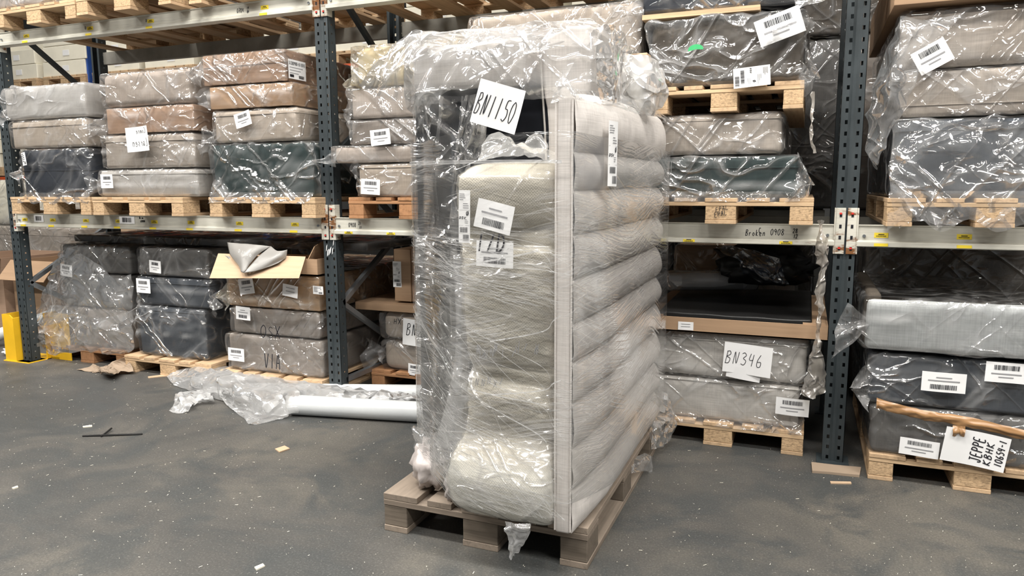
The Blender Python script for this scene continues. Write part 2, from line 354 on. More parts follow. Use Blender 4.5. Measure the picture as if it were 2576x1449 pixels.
GLYPH = {
 '0': [[(.5, 1), (.15, .8), (.08, .4), (.3, .02), (.6, .05), (.85, .45), (.75, .85), (.45, 1)]],
 '1': [[(.5, 1), (.42, 0)]], '2': [[(.1, .75), (.35, 1), (.75, .9), (.7, .55), (.1, .02), (.9, .06)]],
 '3': [[(.15, .9), (.5, 1), (.8, .8), (.4, .55), (.85, .35), (.6, .02), (.1, .08)]],
 '4': [[(.3, 1), (.15, .5), (.75, .5)], [(.75, .95), (.6, 0)]], '5': [[(.85, 1), (.35, .95), (.3, .6), (.7, .55), (.85, .25), (.5, 0), (.1, .08)]],
 '6': [[(.6, 1), (.2, .5), (.25, .05), (.7, .05), (.75, .4), (.25, .4)]], '7': [[(.1, 1), (.85, 1), (.35, 0)], [(.3, .5), (.75, .5)]],
 '8': [[(.5, .55), (.15, .8), (.5, 1), (.8, .8), (.5, .55), (.15, .25), (.5, 0), (.85, .25), (.5, .55)]],
 '9': [[(.75, .75), (.4, 1), (.15, .7), (.45, .5), (.75, .75), (.6, 0)]], 'B': [[(.25, 1), (.1, 0)], [(.15, .95), (.6, 1), (.75, .75), (.25, .55), (.75, .4), (.6, .05), (.05, 0)]],
 'N': [[(.1, 0), (.25, 1), (.6, .05), (.85, 1)]], '/': [[(.8, 1), (.2, 0)]], 'L': [[(.2, 1), (.12, 0), (.8, .08)]],
 'a': [[(.7, .5), (.3, .55), (.15, .2), (.45, .02), (.7, .4), (.75, .02)]], 'r': [[(.2, .55), (.2, 0)], [(.2, .35), (.6, .58)]],
 's': [[(.75, .5), (.35, .55), (.3, .32), (.7, .2), (.2, 0)]], 'e': [[(.15, .3), (.7, .35), (.45, .58), (.15, .3), (.4, 0), (.75, .1)]],
 'n': [[(.15, .55), (.15, 0)], [(.15, .4), (.5, .58), (.7, .4), (.7, 0)]], 'o': [[(.45, .55), (.15, .3), (.4, 0), (.75, .25), (.45, .55)]],
 'k': [[(.2, 1), (.15, 0)], [(.65, .6), (.2, .3), (.7, 0)]], 'm': [[(.1, .5), (.1, 0)], [(.1, .4), (.35, .55), (.45, 0)], [(.45, .4), (.7, .55), (.85, 0)]],
 'C': [[(.85, .9), (.4, 1), (.1, .5), (.4, 0), (.85, .1)]], 'J': [[(.2, 1), (.9, 1)], [(.6, 1), (.55, .1), (.2, 0), (.05, .25)]],
 'E': [[(.85, 1), (.2, .95), (.1, 0), (.8, 0)], [(.15, .5), (.7, .5)]], 'P': [[(.2, 1), (.1, 0)], [(.15, 1), (.8, .9), (.7, .55), (.15, .5)]],
 'K': [[(.2, 1), (.1, 0)], [(.85, 1), (.15, .5), (.85, 0)]], 'V': [[(.1, 1), (.4, 0), (.85, 1)]], 'H': [[(.2, 1), (.15, 0)], [(.8, 1), (.75, 0)], [(.15, .5), (.8, .5)]],
 'X': [[(.1, 1), (.9, 0)], [(.9, 1), (.1, 0)]], '-': [[(.2, .5), (.8, .5)]], 'd': [[(.7, .35), (.3, .55), (.15, .15), (.5, 0), (.7, .3)], [(.75, 1), (.7, 0)]],
 'Y': [[(.1, 1), (.45, .5), (.85, 1)], [(.45, .5), (.35, 0)]], 'D': [[(.2, 1), (.1, 0)], [(.1, 1), (.7, .85), (.85, .4), (.5, .05), (.1, 0)]],
 'S': [[(.85, .9), (.4, 1), (.15, .75), (.8, .35), (.6, 0), (.1, .1)]], 'O': [[(.5, 1), (.1, .7), (.15, .2), (.5, 0), (.9, .3), (.85, .8), (.5, 1)]], ' ': [], 'A': [[(.1, 0), (.5, 1), (.85, 0)], [(.25, .4), (.7, .4)]],
}
def strokes(mb, text, fr, x, y, h, w=None, lw=.004, mi=0, slant=.12, mirror=False, bold=0):
    """handwritten characters as flat inked ribbons on the surface frame fr(u, v)"""
    w = w or h*.55
    if mirror: text = text
    for ci, ch in enumerate(text):
        for st in GLYPH.get(ch, []):
            pts = []
            sm = catmull([Vector((a, b, 0)) for a, b in st], 5) if len(st) > 2 else [Vector((a, b, 0)) for a, b in st]
            for p in sm:
                gx = (ci+p.x*.82+p.y*slant)*w
                if mirror: gx = len(text)*w-gx
                pts.append((x+gx, y+p.y*h))
            L = []; R = []
            for i, p in enumerate(pts):
                a = pts[max(i-1, 0)]; b = pts[min(i+1, len(pts)-1)]; dx, dy = b[0]-a[0], b[1]-a[1]; l = math.hypot(dx, dy) or 1
                ox, oy = -dy/l*lw/2, dx/l*lw/2
                L.append(fr(p[0]+ox, p[1]+oy)); R.append(fr(p[0]-ox, p[1]-oy))
            mb.grid([L, R], mi=mi)
def frame(o, u, v, bend=None, eps=0.0):
    o = Vector(o); u = Vector(u).normalized(); v = Vector(v).normalized(); n = u.cross(v)
    return lambda a, b, e=0.0: o+u*a+v*b+n*((bend(a, b) if bend else 0)+e)
def quad(mb, fr, a0, a1, b0, b1, e, mi=0, n=1):
    P = [[fr(a0+(a1-a0)*j/n, b0+(b1-b0)*i, e) for j in range(n+1)] for i in range(2)]; mb.grid(P, mi=mi)
def barcode(mb, fr, a0, a1, b0, b1, e, rnd, mi=0):
    a = a0; 
    while a < a1:
        w = rnd.choice((.0012, .0018, .003))*(a1-a0)/.08; quad(mb, fr, a, min(a+w, a1), b0, b1, e, mi); a += w+rnd.choice((.0012, .002))*(a1-a0)/.08
def label(parent, c, w=.13, h=.08, ang=0., u=(1, 0, 0), v=(0, 0, 1), kind='bar', flip=False, seed=1, name='label_sheet', lines=True, mat='paper', curl=.004):
    """printed paper: c is its centre"""
    rnd = random.Random(seed); u = Vector(u).normalized(); v = Vector(v).normalized()
    ca, sa = math.cos(ang), math.sin(ang); U = u*ca+v*sa; V = v*ca-u*sa
    bd = lambda a, b: curl*math.sin(a/w*4+seed)+curl*1.5*max(0, a/w)*max(0, b/h)
    o = Vector(c); fr0 = frame(o, U, V, bd)
    fr = (lambda a, b, e=0.: fr0(-a, -b, e)) if flip else fr0
    mb = MB(); n = 8
    mb.grid([[fr0(-w/2+w*j/n, -h/2+h*i/n) for j in range(n+1)] for i in range(n+1)])
    s = mb.build(name, mat, parent, smooth=True)
    e = .0012; pr = MB()
    if kind == 'bar':
        barcode(pr, fr, -w*.30, w*.30, h*.12, h*.36, e, rnd)
        pr.build('barcode', 'ink', s)
        t = MB()
        quad(t, fr, -w*.36, w*.36, -h*.10, -h*.04, e, n=4); quad(t, fr, -w*.18, w*.18, -h*.26, -h*.21, e, n=4)
        t.build('small_print', 'print', s)
    elif kind == 'ship':       # tall shipping label
        t = MB()
        for k in range(4): quad(t, fr, -w*.42, -w*.42+w*rnd.uniform(.25, .6), h*(.42-.035*k), h*(.435-.035*k), e)
        for k in range(3): quad(t, fr, -w*.1, w*rnd.uniform(.1, .42), h*(.24-.04*k), h*(.255-.04*k), e)
        for b in (.12, -.17): quad(t, fr, -w*.46, w*.46, h*b, h*(b+.004), e)
        for k in range(3): quad(t, fr, w*.05, w*rnd.uniform(.2, .42), h*(-.06-.03*k), h*(-.05-.03*k), e)
        t.build('small_print', 'print', s)
        barcode(pr, fr, -w*.36, w*.30, -h*.30, -h*.20, e, rnd); barcode(pr, fr, -w*.1, w*.42, -h*.46, -h*.34, e, rnd); pr.build('barcode', 'ink', s)
        g = MB(); strokes(g, 'O', lambda a, b: fr(a, b, e), w*.18, h*.03, h*.07, h*.06, h*.014, slant=0); strokes(g, '/', lambda a, b: fr(a, b, e), w*.16, h*.02, h*.09, h*.07, h*.01)
        strokes(g, 'DSV', lambda a, b: fr(a, b, e), -w*.45, -h*.04, h*.04, h*.05, h*.011, slant=.2); g.build('printed_letters', 'ink', s)
    elif kind == 'text':
        for k in range(5): quad(pr, fr, -w*.42, -w*.42+w*rnd.uniform(.4, .8), h*(.36-.14*k), h*(.40-.14*k), e)
        barcode(pr, fr, w*.1, w*.42, -h*.42, -h*.2, e, rnd); pr.build('small_print', 'ink', s)
    elif kind == 'tiny':
        for k in range(2): quad(pr, fr, -w*.3, w*.3, h*(.2-.3*k), h*(.26-.3*k), e)
        pr.build('small_print', 'print', s)
    return s, (lambda a, b: fr(a, b, .0015))

# ------------------------------------------------------------------ the setting
mb = MB(); mb.grid([[Vector((x, y, 0)) for x in (-16, 0, 12)] for y in (-9, 2, 14)][::1]); fl = mb.build('floor', 'floor'); tag(fl, kind='structure')
MT['wall'] = plain('pale_wall_panel', (.42, .42, .41), .8, .1, scale=1.); MT['ceil'] = plain('grey_ceiling', (.55, .55, .55), .8, .05, scale=1.)
tag(MB().box(-16, 12, 14, 14.2, 0, 8).build('wall_back', 'wall'), kind='structure')
tag(MB().box(-16.2, -16, -9, 14, 0, 8).build('wall_left', 'wall'), kind='structure')
tag(MB().box(-16, 12, -9, 14, 8, 8.2).build('ceiling', 'ceil'), kind='structure')
t = NT('lamp_diffuser'); em = t.n('Emission', i_Color=(1, .97, .92, 1), i_Strength=9.); t.l(em.outputs[0], t.out.inputs[0]); MT['lamp'] = t.m
def unseen_batten(x, y, z, watts, lab):  # unseen lamps, added and made wide for larger highlights on the film
    r = empty('unseen_strip_light', (x, y, z), lab, 'lamp', 'strip lights hanging over the aisles')
    MB().box(x-.8, x+.8, y-.24, y+.24, z+.02, z+.09).build('housing', 'white', r)
    MB().box(x-.78, x+.78, y-.21, y+.21, z, z+.02).build('diffuser', 'lamp', r)
    for s in (-.6, .6): MB().tube([(x+s, y, z+.09), (x+s, y, 8)], .004, 6).build('hanger', 'zinc', r)
    ld = bpy.data.lights.new('unseen_panel_light', 'AREA'); ld.shape = 'RECTANGLE'; ld.size = 1.56; ld.size_y = .42; ld.energy = watts; ld.color = (1, .965, .91)
    lo = bpy.data.objects.new('unseen_panel_light', ld); COL.objects.link(lo); lo.parent = r; lo.location = (0, 0, -.01)
for i, x in enumerate((-5.6, -2.8, 0, 2.8, 5.6)):
    unseen_batten(x, -2.0, 5.0, 150, 'strip light over the front aisle, %s of the row nearest the rack' % ('leftmost', 'second', 'middle', 'fourth', 'rightmost')[i])
    unseen_batten(x+1.4, -4.6, 5.0, 110, 'strip light over the front aisle, %s of the far row behind the camera' % ('leftmost', 'second', 'middle', 'fourth', 'rightmost')[i])
for i, x in enumerate((-6, -3, 0, 3)): unseen_batten(x, 2.7, 5.6, 45 if x < -2 else 7, 'strip light over the aisle behind the rack, %s' % ('leftmost', 'second from left', 'third from left', 'rightmost')[i])  # unseen rear lamps, left pair stronger to brighten the left background

# ------------------------------------------------------------------ pallets
def pallet(name, label_, x0, yf, z, h=.12, w=.8, d=1.2, mats=('wood', 'woodx', 'block'), group=None, proto=None, rot=0, cat='pallet'):
    if proto:
        r = proto.copy(); COL.objects.link(r); r.location = (x0+w/2, yf+d/2, z); r.rotation_euler = (0, 0, rot)
        for ch in proto.children:
            c = ch.copy(); COL.objects.link(c); c.parent = r
        r['label'] = label_
        if group: r['group'] = group
        elif 'group' in r: del r['group']
        return r
    r = empty(name, (x0+w/2, yf+d/2, z), label_, cat, group)
    tb = h*.153; bl = h-3*tb; x1 = x0+w; y1 = yf+d
    rnd = random.Random(int(x0*100)+3)
    ws = (.145, .10, .145, .10, .145); gap = (w-sum(ws))/4; x = x0
    for wd in ws:
        j = rnd.uniform(-.004, .004)
        MB().box(x, x+wd, yf+j, y1+j, z+h-tb, z+h).build('deck_board', mats[0], r, bevel=.002); x += wd+gap
    for yy in (yf, yf+d/2-.07, y1-.14): MB().box(x0, x1, yy, yy+.14, z+h-2*tb, z+h-tb-.0005).build('cross_board', mats[1], r, bevel=.002)
    for xx, wd in ((x0, .10), (x0+w/2-.07, .14), (x1-.10, .10)):
        MB().box(xx, xx+wd, yf, y1, z, z+tb).build('bottom_board', mats[0], r, bevel=.002)
        for yy in (yf+.002, yf+d/2-.07, y1-.142): MB().box(xx+.001, xx+wd-.001, yy, yy+.14, z+tb+.0005, z+h-2*tb-.0005).build('block', mats[2], r, bevel=.003)
    return r

# ------------------------------------------------------------------ the rack
ZM0, ZM1, ZT0, ZT1, RD = 1.0237, 1.1216, 2.3007, 2.395, .86
def upright_column(x, y, r, z1=3.3, face=-1):
    mb = MB(); w = .09; hw = w/2
    xs = [-hw, -.030, -.018, -.006, .006, .018, .030, hw]
    ys = [0, 0, 0, 0, .006, .006, 0, 0]
    ys = [0, 0, 0, .007, .007, 0, 0, 0]
    n = int(z1/.05)
    for k in range(n):
        za = k*.05; cuts = [za, za+.016, za+.034, za+.05]
        for a in range(3):
            for i in range(7):
                if a == 1 and i in (1, 5): continue
                z0_, z1_ = cuts[a], cuts[a+1]
                mb.add([(x+xs[i], y-face*ys[i]*-1*-1, z0_), (x+xs[i+1], y-face*ys[i+1]*-1*-1, z0_), (x+xs[i+1], y-face*ys[i+1]*-1*-1, z1_), (x+xs[i], y-face*ys[i]*-1*-1, z1_)], [(0, 1, 2, 3)])
    dd = -face*.07
    mb.add([(x-hw, y, 0), (x-hw, y+dd, 0), (x-hw, y+dd, z1), (x-hw, y, z1)], [(0, 1, 2, 3)])
    # right flange with round holes as gaps
    for k in range(n):
        za = k*.05; cuts = [za, za+.02, za+.03, za+.05]; yc = [0, .42, .58, 1]
        for a in range(3):
            for b in range(3):
                if a == 1 and b == 1: continue
                mb.add([(x+hw, y+dd*yc[b], cuts[a]), (x+hw, y+dd*yc[b+1], cuts[a]), (x+hw, y+dd*yc[b+1], cuts[a+1]), (x+hw, y+dd*yc[b], cuts[a+1])], [(0, 1, 2, 3)])
    for s in (-1, 1): mb.box(x+s*hw-.0-(.02 if s > 0 else 0), x+s*hw+(.02 if s < 0 else 0), y+dd-.002, y+dd, 0, z1)
    return mb.build('upright_column', 'steel', r, solid=.002)
for x, lab in ((-2.8, 'dark grey slotted rack frame at the left end of the rack'), (0, 'dark grey slotted rack frame between the left and middle bays, white scuffs on it'), (2.8, 'dark grey slotted rack frame in front of the right bay, tatty film beside it')):
    r = empty('rack_frame', (x, 0, 0), lab, 'rack frame')
    upright_column(x, 0, r); upright_column(x, RD, r, face=1)
    for y in (.03, RD-.03): MB().box(x-.07, x+.07, y-.07, y+.07, 0, .006).build('foot_plate', 'steel', r)
    zs = [.14, .60, 1.02, 1.50, 1.95, 2.5, 3.1]
    for k in range(len(zs)-1):
        a, b = (RD-.05, .05) if k % 2 == 0 else (.05, RD-.05)
        MB().beam((x+.03, a, zs[k]), (x+.03, b, zs[k+1]), .03, .03, up=Vector((1, 0, 0))).build('diagonal_brace', 'zinc' if k < 3 else 'steel', r)
    MB().beam((x+.03, .05, .12), (x+.03, RD-.05, .12), .03, .03).build('cross_brace', 'zinc', r)
    if x == 0:
        mb = MB(); rn = random.Random(4)
        for k in range(7):
            px, pz = -.035+rn.random()*.06, .88+rn.random()*.09
            mb.add([(px, -.0015, pz), (px+.006, -.0015, pz+.01), (px+.012, -.0015, pz+.045), (px+.004, -.0015, pz+.035)], [(0, 1, 2, 3)])
        mb.build('paint_scuff', 'white', r)

def rack_beam(xa, xb, z0, z1, y, lab, mat='beam', marks=(), ylab=(), conn=True, face=-1, rust='rusty', barc=(), lip=False):
    r = empty('rack_beam', ((xa+xb)/2, y, z0), lab, 'beam'); f = face; h = z1-z0
    prof = [(-.012, 0), (-.020, .004), (-.020, .022), (-.004, .030), (-.004, h-.008), (-.010, h-.003), (-.010, h), (.035, h), (.035, 0)]
    mb = MB(); n = len(prof)
    vs = [(x, y+(p[0] if f < 0 else -p[0]), z0+p[1]) for x in (xa+.047, xb-.047) for p in prof]
    mb.add(vs, [(i, (i+1) % n, n+(i+1) % n, n+i) for i in range(n)]+[tuple(range(n)), tuple(range(2*n-1, n-1, -1))])
    mb.build('beam_body', mat, r)
    if conn:
        for s, xe in ((1, xa), (-1, xb)):
            c = MB(); a, b = (xe+.004, xe+.044) if s > 0 else (xe-.044, xe-.004)
            c.box(a, b, y-.007, y-.001, z0-.035, z1+.075); 
            c.box(min(b, xe+s*.050) if s > 0 else xe-.050, max(b, xe+.050) if s > 0 else a, y-.012, y+.04, z0-.035, z1+.075)
            cc = c.build('end_connector', rust, r, bevel=.002)
            p = MB(); cx_ = (a+b)/2
            for k in range(4): p.box(cx_-.005, cx_+.005, y-.0085, y-.007, z0-.018+k*.05, z0-.002+k*.05)
            p.build('connector_slots', 'ink', cc)
            p = MB()
            for k in (0, 3): p.box(cx_-.006, cx_+.004, y-.012, y-.008, z0-.012+k*.052, z0-.004+k*.052)
            p.build('safety_pins', 'red', cc)
            MB().tube([(xe+s*.075, y-.012, (z0+z1)/2), (xe+s*.075, y-.004, (z0+z1)/2)], .007, 10).build('bolt', 'zinc', r)
    for i, xl in enumerate(ylab):
        m = MB(); zl = z0+.042 if not lip else z0+.005
        if not lip: m.box(xl-.028, xl+.028, y-.0055, y-.0042, z0+.042, z0+.064)
        m.box(xl-.028, xl+.028, y-.0215, y-.0203, z0+.005, z0+.018)
        l_ = m.build('yellow_label', 'ylabel', r)
        m = MB(); yl = y if not lip else y-.016; zo = 0 if not lip else -.0405
        m.box(xl-.012, xl+.012, yl-.0062, yl-.0056, z0+.055+zo, z0+.0585+zo)
        for k in range(9): m.box(xl-.02+k*.0045, xl-.0175+k*.0045, yl-.0062, yl-.0056, z0+.047+zo, z0+.052+zo)
        m.build('label_print', 'ink', l_)
    for (txt, xm, zc, hh) in marks:
        m = MB(); strokes(m, txt, frame((xm, y-.0052, zc), (1, 0, 0), (0, 0, 1)), 0, 0, hh, None, .0028); m.build('handwriting', 'ink', r)
    for (xm, w_) in barc:
        s, _ = label(r, (xm, y-.007, z0+.062), w_, .05, kind='none', curl=0, seed=3); m = MB(); barcode(m, frame((xm, y-.009, z0+.062), (1, 0, 0), (0, 0, 1)), -w_*.3, w_*.3, -.015, .017, 0, random.Random(5)); m.build('barcode', 'ink', s)
    return r
L9 = [at(x, 560, 0).x for x in (65, 135, 218, 300, 390, 482, 604, 743)]
rack_beam(-2.8, 0, ZM0, ZM1, 0, 'cream middle beam of the left bay with a row of yellow labels and two barcodes', ylab=L9, barc=((at(100, 553, 0).x, .10), (at(322, 558, 0).x, .14)), marks=(('Bn mm', at(352, 555, 0).x, ZM0+.072, .014), ('620200', at(355, 562, 0).x, ZM0+.050, .013)))
rack_beam(0, 2.8, ZM0, ZM1, 0, 'cream middle beam of the centre bay, handwritten 0908 and Broken C on it',
          marks=(('0908', at(878, 575, 0).x, ZM0+.045, .024), ('21', at(903, 575, 0).x, ZM0+.058, .018), ('11', at(905, 575, 0).x, ZM0+.036, .016), ('Broken', at(1875, 590, 0).x, ZM0+.040, .028), ('C', at(1908, 590, 0).x, ZM0+.055, .022), ('0908', at(1938, 590, 0).x, ZM0+.045, .028), ('28', at(1994, 590, 0).x, ZM0+.056, .020), ('12', at(1996, 590, 0).x, ZM0+.032, .018)),
          ylab=[at(x, 590, 0).x for x in (882, 988, 1735, 1978)], lip=True)
rack_beam(2.8, 5.6, ZM0, ZM1, 0, 'cream middle beam of the right bay with rusty left end', mat='rusty' if 0 else 'beam', ylab=[at(x, 600, 0).x for x in (2216, 2425)])
rack_beam(-2.8, 0, ZT0, ZT1, 0, 'cream upper beam of the left bay, handwritten 0704 near its right end', marks=(('0704', at(597, 25, 0).x, ZT0+.040, .024), ('19', at(622, 22, 0).x, ZT0+.052, .016), ('04', at(622, 22, 0).x, ZT0+.032, .015), ('0', at(215, 70, 0).x, ZT0+.05, .018), ('0', at(368, 50, 0).x, ZT0+.05, .018)), ylab=[at(x, y, 0).x for x, y in ((68, 90), (228, 70), (380, 50), (667, 16))])
rack_beam(0, 2.8, ZT0, ZT1, 0, 'cream upper beam of the centre bay above the tallest stacks')
rack_beam(2.8, 5.6, ZT0, ZT1, 0, 'cream upper beam of the right bay at the top edge')
for z0, z1, nm in ((ZM0, ZM1, 'middle'), (ZT0, ZT1, 'upper')):
    for a, b, bn in ((-2.8, 0, 'left'), (0, 2.8, 'centre'), (2.8, 5.6, 'right')):
        rack_beam(a, b, z0, z1, RD, 'grey rear %s beam of the %s bay, behind the stacked goods' % (nm, bn), mat='darkbeam', conn=False, face=1)

# pallets on the rack
PP = pallet('pallet', 'pine pallet under the two green and beige boxes and two cardboard cartons', -.82, -.10, ZM1)
def PL(x0, yf, z, lab, group=None, rot=0, proto=None): return pallet('pallet', lab, x0, yf, z, proto=proto or PP, group=group, rot=rot)
PL(-2.66, -.10, ZM1, 'pine pallet on the middle shelf at the left end under the navy box')
PL(-1.815, -.12, ZM1, 'pine pallet on the middle shelf under the stack with the white handwritten sheet')
PO = pallet('pallet', 'orange-brown pallet on the middle shelf under the pinkish board stack', .195, -.08, ZM1, mats=('rwood', 'rwoodx', 'rwood'))
PL(1.03, -.08, ZM1, 'pine pallet on the middle shelf hidden behind the wrapped pile on the floor')
PL(1.86, -.10, ZM1, 'pine pallet with a stamped middle block, under the dark green box')
PL(2.95, -.10, ZM1, 'pine pallet on the middle shelf of the right bay under the big slate box')
PL(-2.62, -.12, ZT1, 'pine pallet at the top left carrying a wrapped pink item'); PL(-1.76, -.16, ZT1, 'empty-looking pallet on the upper beam beside the top left one')
PL(-.88, -.10, ZT1, 'pallet on the upper shelf above the cardboard cartons, seen from below')
for i, x in enumerate((.12, 1.0, 1.9)): PL(x, -.10, ZT1, ('pallet on the upper shelf just right of the left slotted frame', 'pallet on the upper shelf above the tall beige base', 'pallet on the upper shelf above the dark taupe bundle')[i])
for i, x in enumerate((2.95, 3.8)): PL(x, -.10, ZT1, ('pallet on the upper shelf above the right hand carton', 'pallet on the upper shelf beyond the right hand carton')[i])
# upper shelf second row behind, seen from below through the gaps
# floor pallets
PR = PO
PL(-2.73, .13, 0, 'brown pallet on the floor under the loosely wrapped taupe stack', proto=PO)
PL(-1.84, .05, 0, 'pine pallet on the floor under the three slate and grey boxes')
PL(-.88, -.03, 0, 'pine pallet on the floor under the taupe stack with the marker scribble')
PL(.04, .33, 0, 'orange-brown pallet on the floor under the two wrapped linen parcels', proto=PO)
PL(1.87, .03, 0, 'pine pallet on the floor under the pale grey box pair')
PL(2.94, -.15, 0, 'pine pallet on the floor at the right edge under the taped dark boxes')
ST = MB()
strokes(ST, 'EPAL', frame((2.235, -.1022, ZM1+.030), (1, 0, .25), (-.25, 0, 1)), 0, 0, .022, .015, .0025); strokes(ST, 'EPAL', frame((2.24, -.1022, ZM1+.055), (1, 0, .25), (-.25, 0, 1)), 0, 0, .020, .015, .0022); ST.build('stamp', 'ink', [o for o in bpy.data.objects if 'stamped middle block' in o.get('label', '')][0])
# ------------------------------------------------------------------ wrapped goods
SEED = [10.]
def goods(name, lab, cat, x0, x1, z0, z1, yf=-.08, d=1.35, body='beige', wrap='film', r=.022, seam=None, lid=None, ears=(), crumple=.010, off=.012, folds=.012, labels=(), group=None, bodyname='upholstered_body', sag=0., gather=None, hang=0., res=.028, tapes=()):
    SEED[0] += 3.7; sd = SEED[0]
    root = empty(name, ((x0+x1)/2, yf+d/2, z0), lab, cat, group)
    soft = body not in ('card', 'card2', 'cardin')
    g = off+.004 if wrap else 0
    a0, a1, b0, b1, c0, c1 = x0+g, x1-g, yf+g, yf+d-g, z0+.004, z1-.006
    rr = r if soft else .004
    def bd(p, n):
        if not soft: return 0.0, 0
        s = .006*nz(p, 5, sd)
        if n.z < -.5: s = 0
        return s-sag*max(0, (p.z-c0)/(c1-c0))*abs(n.z)*0, 0
    b = shell(a0, a1, b0, b1, c0, c1, min(rr, (c1-c0)*.3), .05, bd, .15).build(bodyname if soft else 'carton_body', body, root, smooth=True)
    if lid:
        zz = c0+(c1-c0)*lid; rp = .0035; e = .002
        MB().tube([(a0-e+.01, b0-e, zz), (a1+e-.01, b0-e, zz), (a1+e, b0-e+.01, zz), (a1+e, b1, zz), (a0-e, b1, zz), (a0-e, b0-e+.01, zz)], rp, 6, closed=True).build('piping' if soft else 'lid_edge', body, root)
    if wrap:
        top = z1; cx = (x0+x1)/2
        gx = gather
        dirs = [(math.cos(t), math.sin(t)) for t in (sd*1.3, sd*2.1+1)]
        def fd(p, n):
            o_ = .6*crumple*(ridge(p, 4.5, sd)-.45)+crumple*.3*nz(p, 15, sd)
            h = .10*max(0, ridge(p, 7, sd)-.8)
            if n.y < -.5:
                for k, (cx_, cz_) in enumerate(dirs):
                    q = (p.x*cx_*3.0+p.z*cz_*6.0+sd+k); w_ = math.sin(q*4+3*nz(p, 3, sd+k)); fr_ = max(0, w_-.72)/.28
                    o_ += folds*fr_*max(0, .5+nz(p, 2.5, sd+k*4)); h += .06*fr_
                if seam is not None:
                    zs = z0+(z1-z0)*(seam+.10*nz((p.x, 0, 0), 4, sd)); dz = (p.z-zs)/.007
                    g_ = math.exp(-dz*dz); o_ += .014*g_*(.7+.6*nz(p, 40, sd)); h += .34*g_
                if gx:
                    gx_, gz_ = gx; ang = math.atan2(p.z-gz_, p.x-gx_); rd = math.hypot(p.x-gx_, p.z-gz_)
                    s_ = math.sin(ang*26+2*nz(p, 3, sd)); o_ += .010*s_*math.exp(-rd*2.2); h += .22*max(0, s_-.35)*math.exp(-rd*3)
            o_ = max(o_, -off*.7)*(.25 if n.z > .6 else 1)
            if n.z < -.5: o_ = 0
            return n*o_, min(h, .6)
        m = shell(x0, x1, yf, yf+d, z0+.001, z1, .028 if z1-z0 > .1 else .012, res, fd, .07)
        for e_ in ears:   # (corner, dx, dz, length, width, knot)
            side, fz, L, wd, kn = e_
            P = (x0+.01 if side < 0 else x1-.01, yf+.02, z0+(z1-z0)*fz)
            ear(m, P, (side, -.25, -.15), L, (0, .35, 1), wd, sd+fz, kn)
        if hang:   # film edge hanging down in front of the pallet
            pts = [[Vector((x0+(x1-x0)*k/8, yf-.004-.012*(k % 2), z0+.03)) for k in range(9)], [Vector((x0+(x1-x0)*k/8, yf-.02-.015*((k+1) % 2), z0-hang*(.5+.5*abs(math.sin(k*1.7+sd))))) for k in range(9)]]
            sheet(pts, 5, .012, sd, 12, .10, m)
        m.build('plastic_wrap', wrap, root, smooth=True)
    for i, L in enumerate(labels):
        px, pz, w_, h_, ang, kind = L[:6]; flip = L[6] if len(L) > 6 else False
        label(root, (px, yf-.020, pz), w_, h_, ang, kind=kind, flip=flip, seed=i+int(sd))
    return root
def P_(x, y, Y=-.08): p = at(x, y, Y); return p.x, p.z
def LB(x, y, w, h, ang=0., kind='bar', flip=False, Y=-.08): p = at(x, y, Y-.02); return (p.x, p.z, w, h, ang, kind, flip)
S0 = ZM1+.12
G = goods
# left bay, middle shelf
G('wrapped_bed_base', 'navy boxed bed base in clear film, bottom of the leftmost stack on the middle shelf', 'bed base', -2.57, -1.87, S0, 1.575, body='navy', wrap='filmd', lid=.55, folds=.03, hang=.05, labels=(LB(60, 400, .05, .09, .1, 'text'),), ears=((-1, .5, .08, .1, False),))
G('wrapped_bed_base', 'beige linen base squeezed between the navy box and the milky bundle', 'bed base', -2.65, -1.87, 1.577, 1.775, body='beige2', wrap='thin', lid=.78, crumple=.006)
G('wrapped_bed_base', 'grey base in milky crumpled film, topmost of the leftmost stack', 'bed base', -2.69, -1.86, 1.777, 2.005, body='grey', wrap='milky', folds=.025, crumple=.018, ears=((-1, .2, .06, .1, False),))
G('wrapped_bed_base', 'pale grey base with barcode label, bottom of the second stack on the middle shelf', 'bed base', -1.81, -.925, S0, 1.425, body='grey', wrap='thin', lid=.84, seam=.45, ears=((-1, .45, .12, .09, True),), labels=(LB(269, 456, .115, .09),))
rt = G('wrapped_bed_base', 'beige crumple-wrapped base with a handwritten white sheet hung on its front', 'bed base', -1.745, -.935, 1.427, 1.65, body='beige', wrap='film', seam=.45, crumple=.014, lid=.8)
p = at(346, 350, -.12); s_, fr = label(rt, p, .195, .155, .05, kind='none', seed=5, curl=.008, name='handwritten_sheet'); m = MB(); strokes(m, 'Larsen', fr, -.06, -.045, .05, .024, .0028, mirror=True); strokes(m, 'Comnely', fr, -.06, .035, .032, .02, .0025, mirror=True); m.build('handwriting', 'ink', s_)
G('wrapped_carton', 'pinkish brown carton in film above the sheet with handwriting', 'carton', -1.70, -.92, 1.652, 1.822, body='card2', wrap='film', seam=.62, ears=((-1, .4, .16, .1, False),), labels=())
G('wrapped_bed_base', 'plain beige base under smooth film, topmost of the second stack', 'bed base', -1.72, -.94, 1.824, 2.045, body='pink', wrap='film', r=.04, folds=.02)
G('wrapped_bed_base', 'dark green base under heavily stretched film, bottom of the third stack', 'bed base', -.82, -.045, S0, 1.567, body='green', wrap='filmd', folds=.03, gather=(-.42, 1.235), hang=.04, crumple=.014)
G('wrapped_bed_base', 'beige linen base with white barcode label lying on the dark green one', 'bed base', -.79, -.13, 1.569, 1.768, body='beige2', wrap='film', gather=(-.10, 1.70), lid=.85, labels=(LB(611, 300, .125, .085, .22),), ears=((-1, .2, .10, .10, True),))
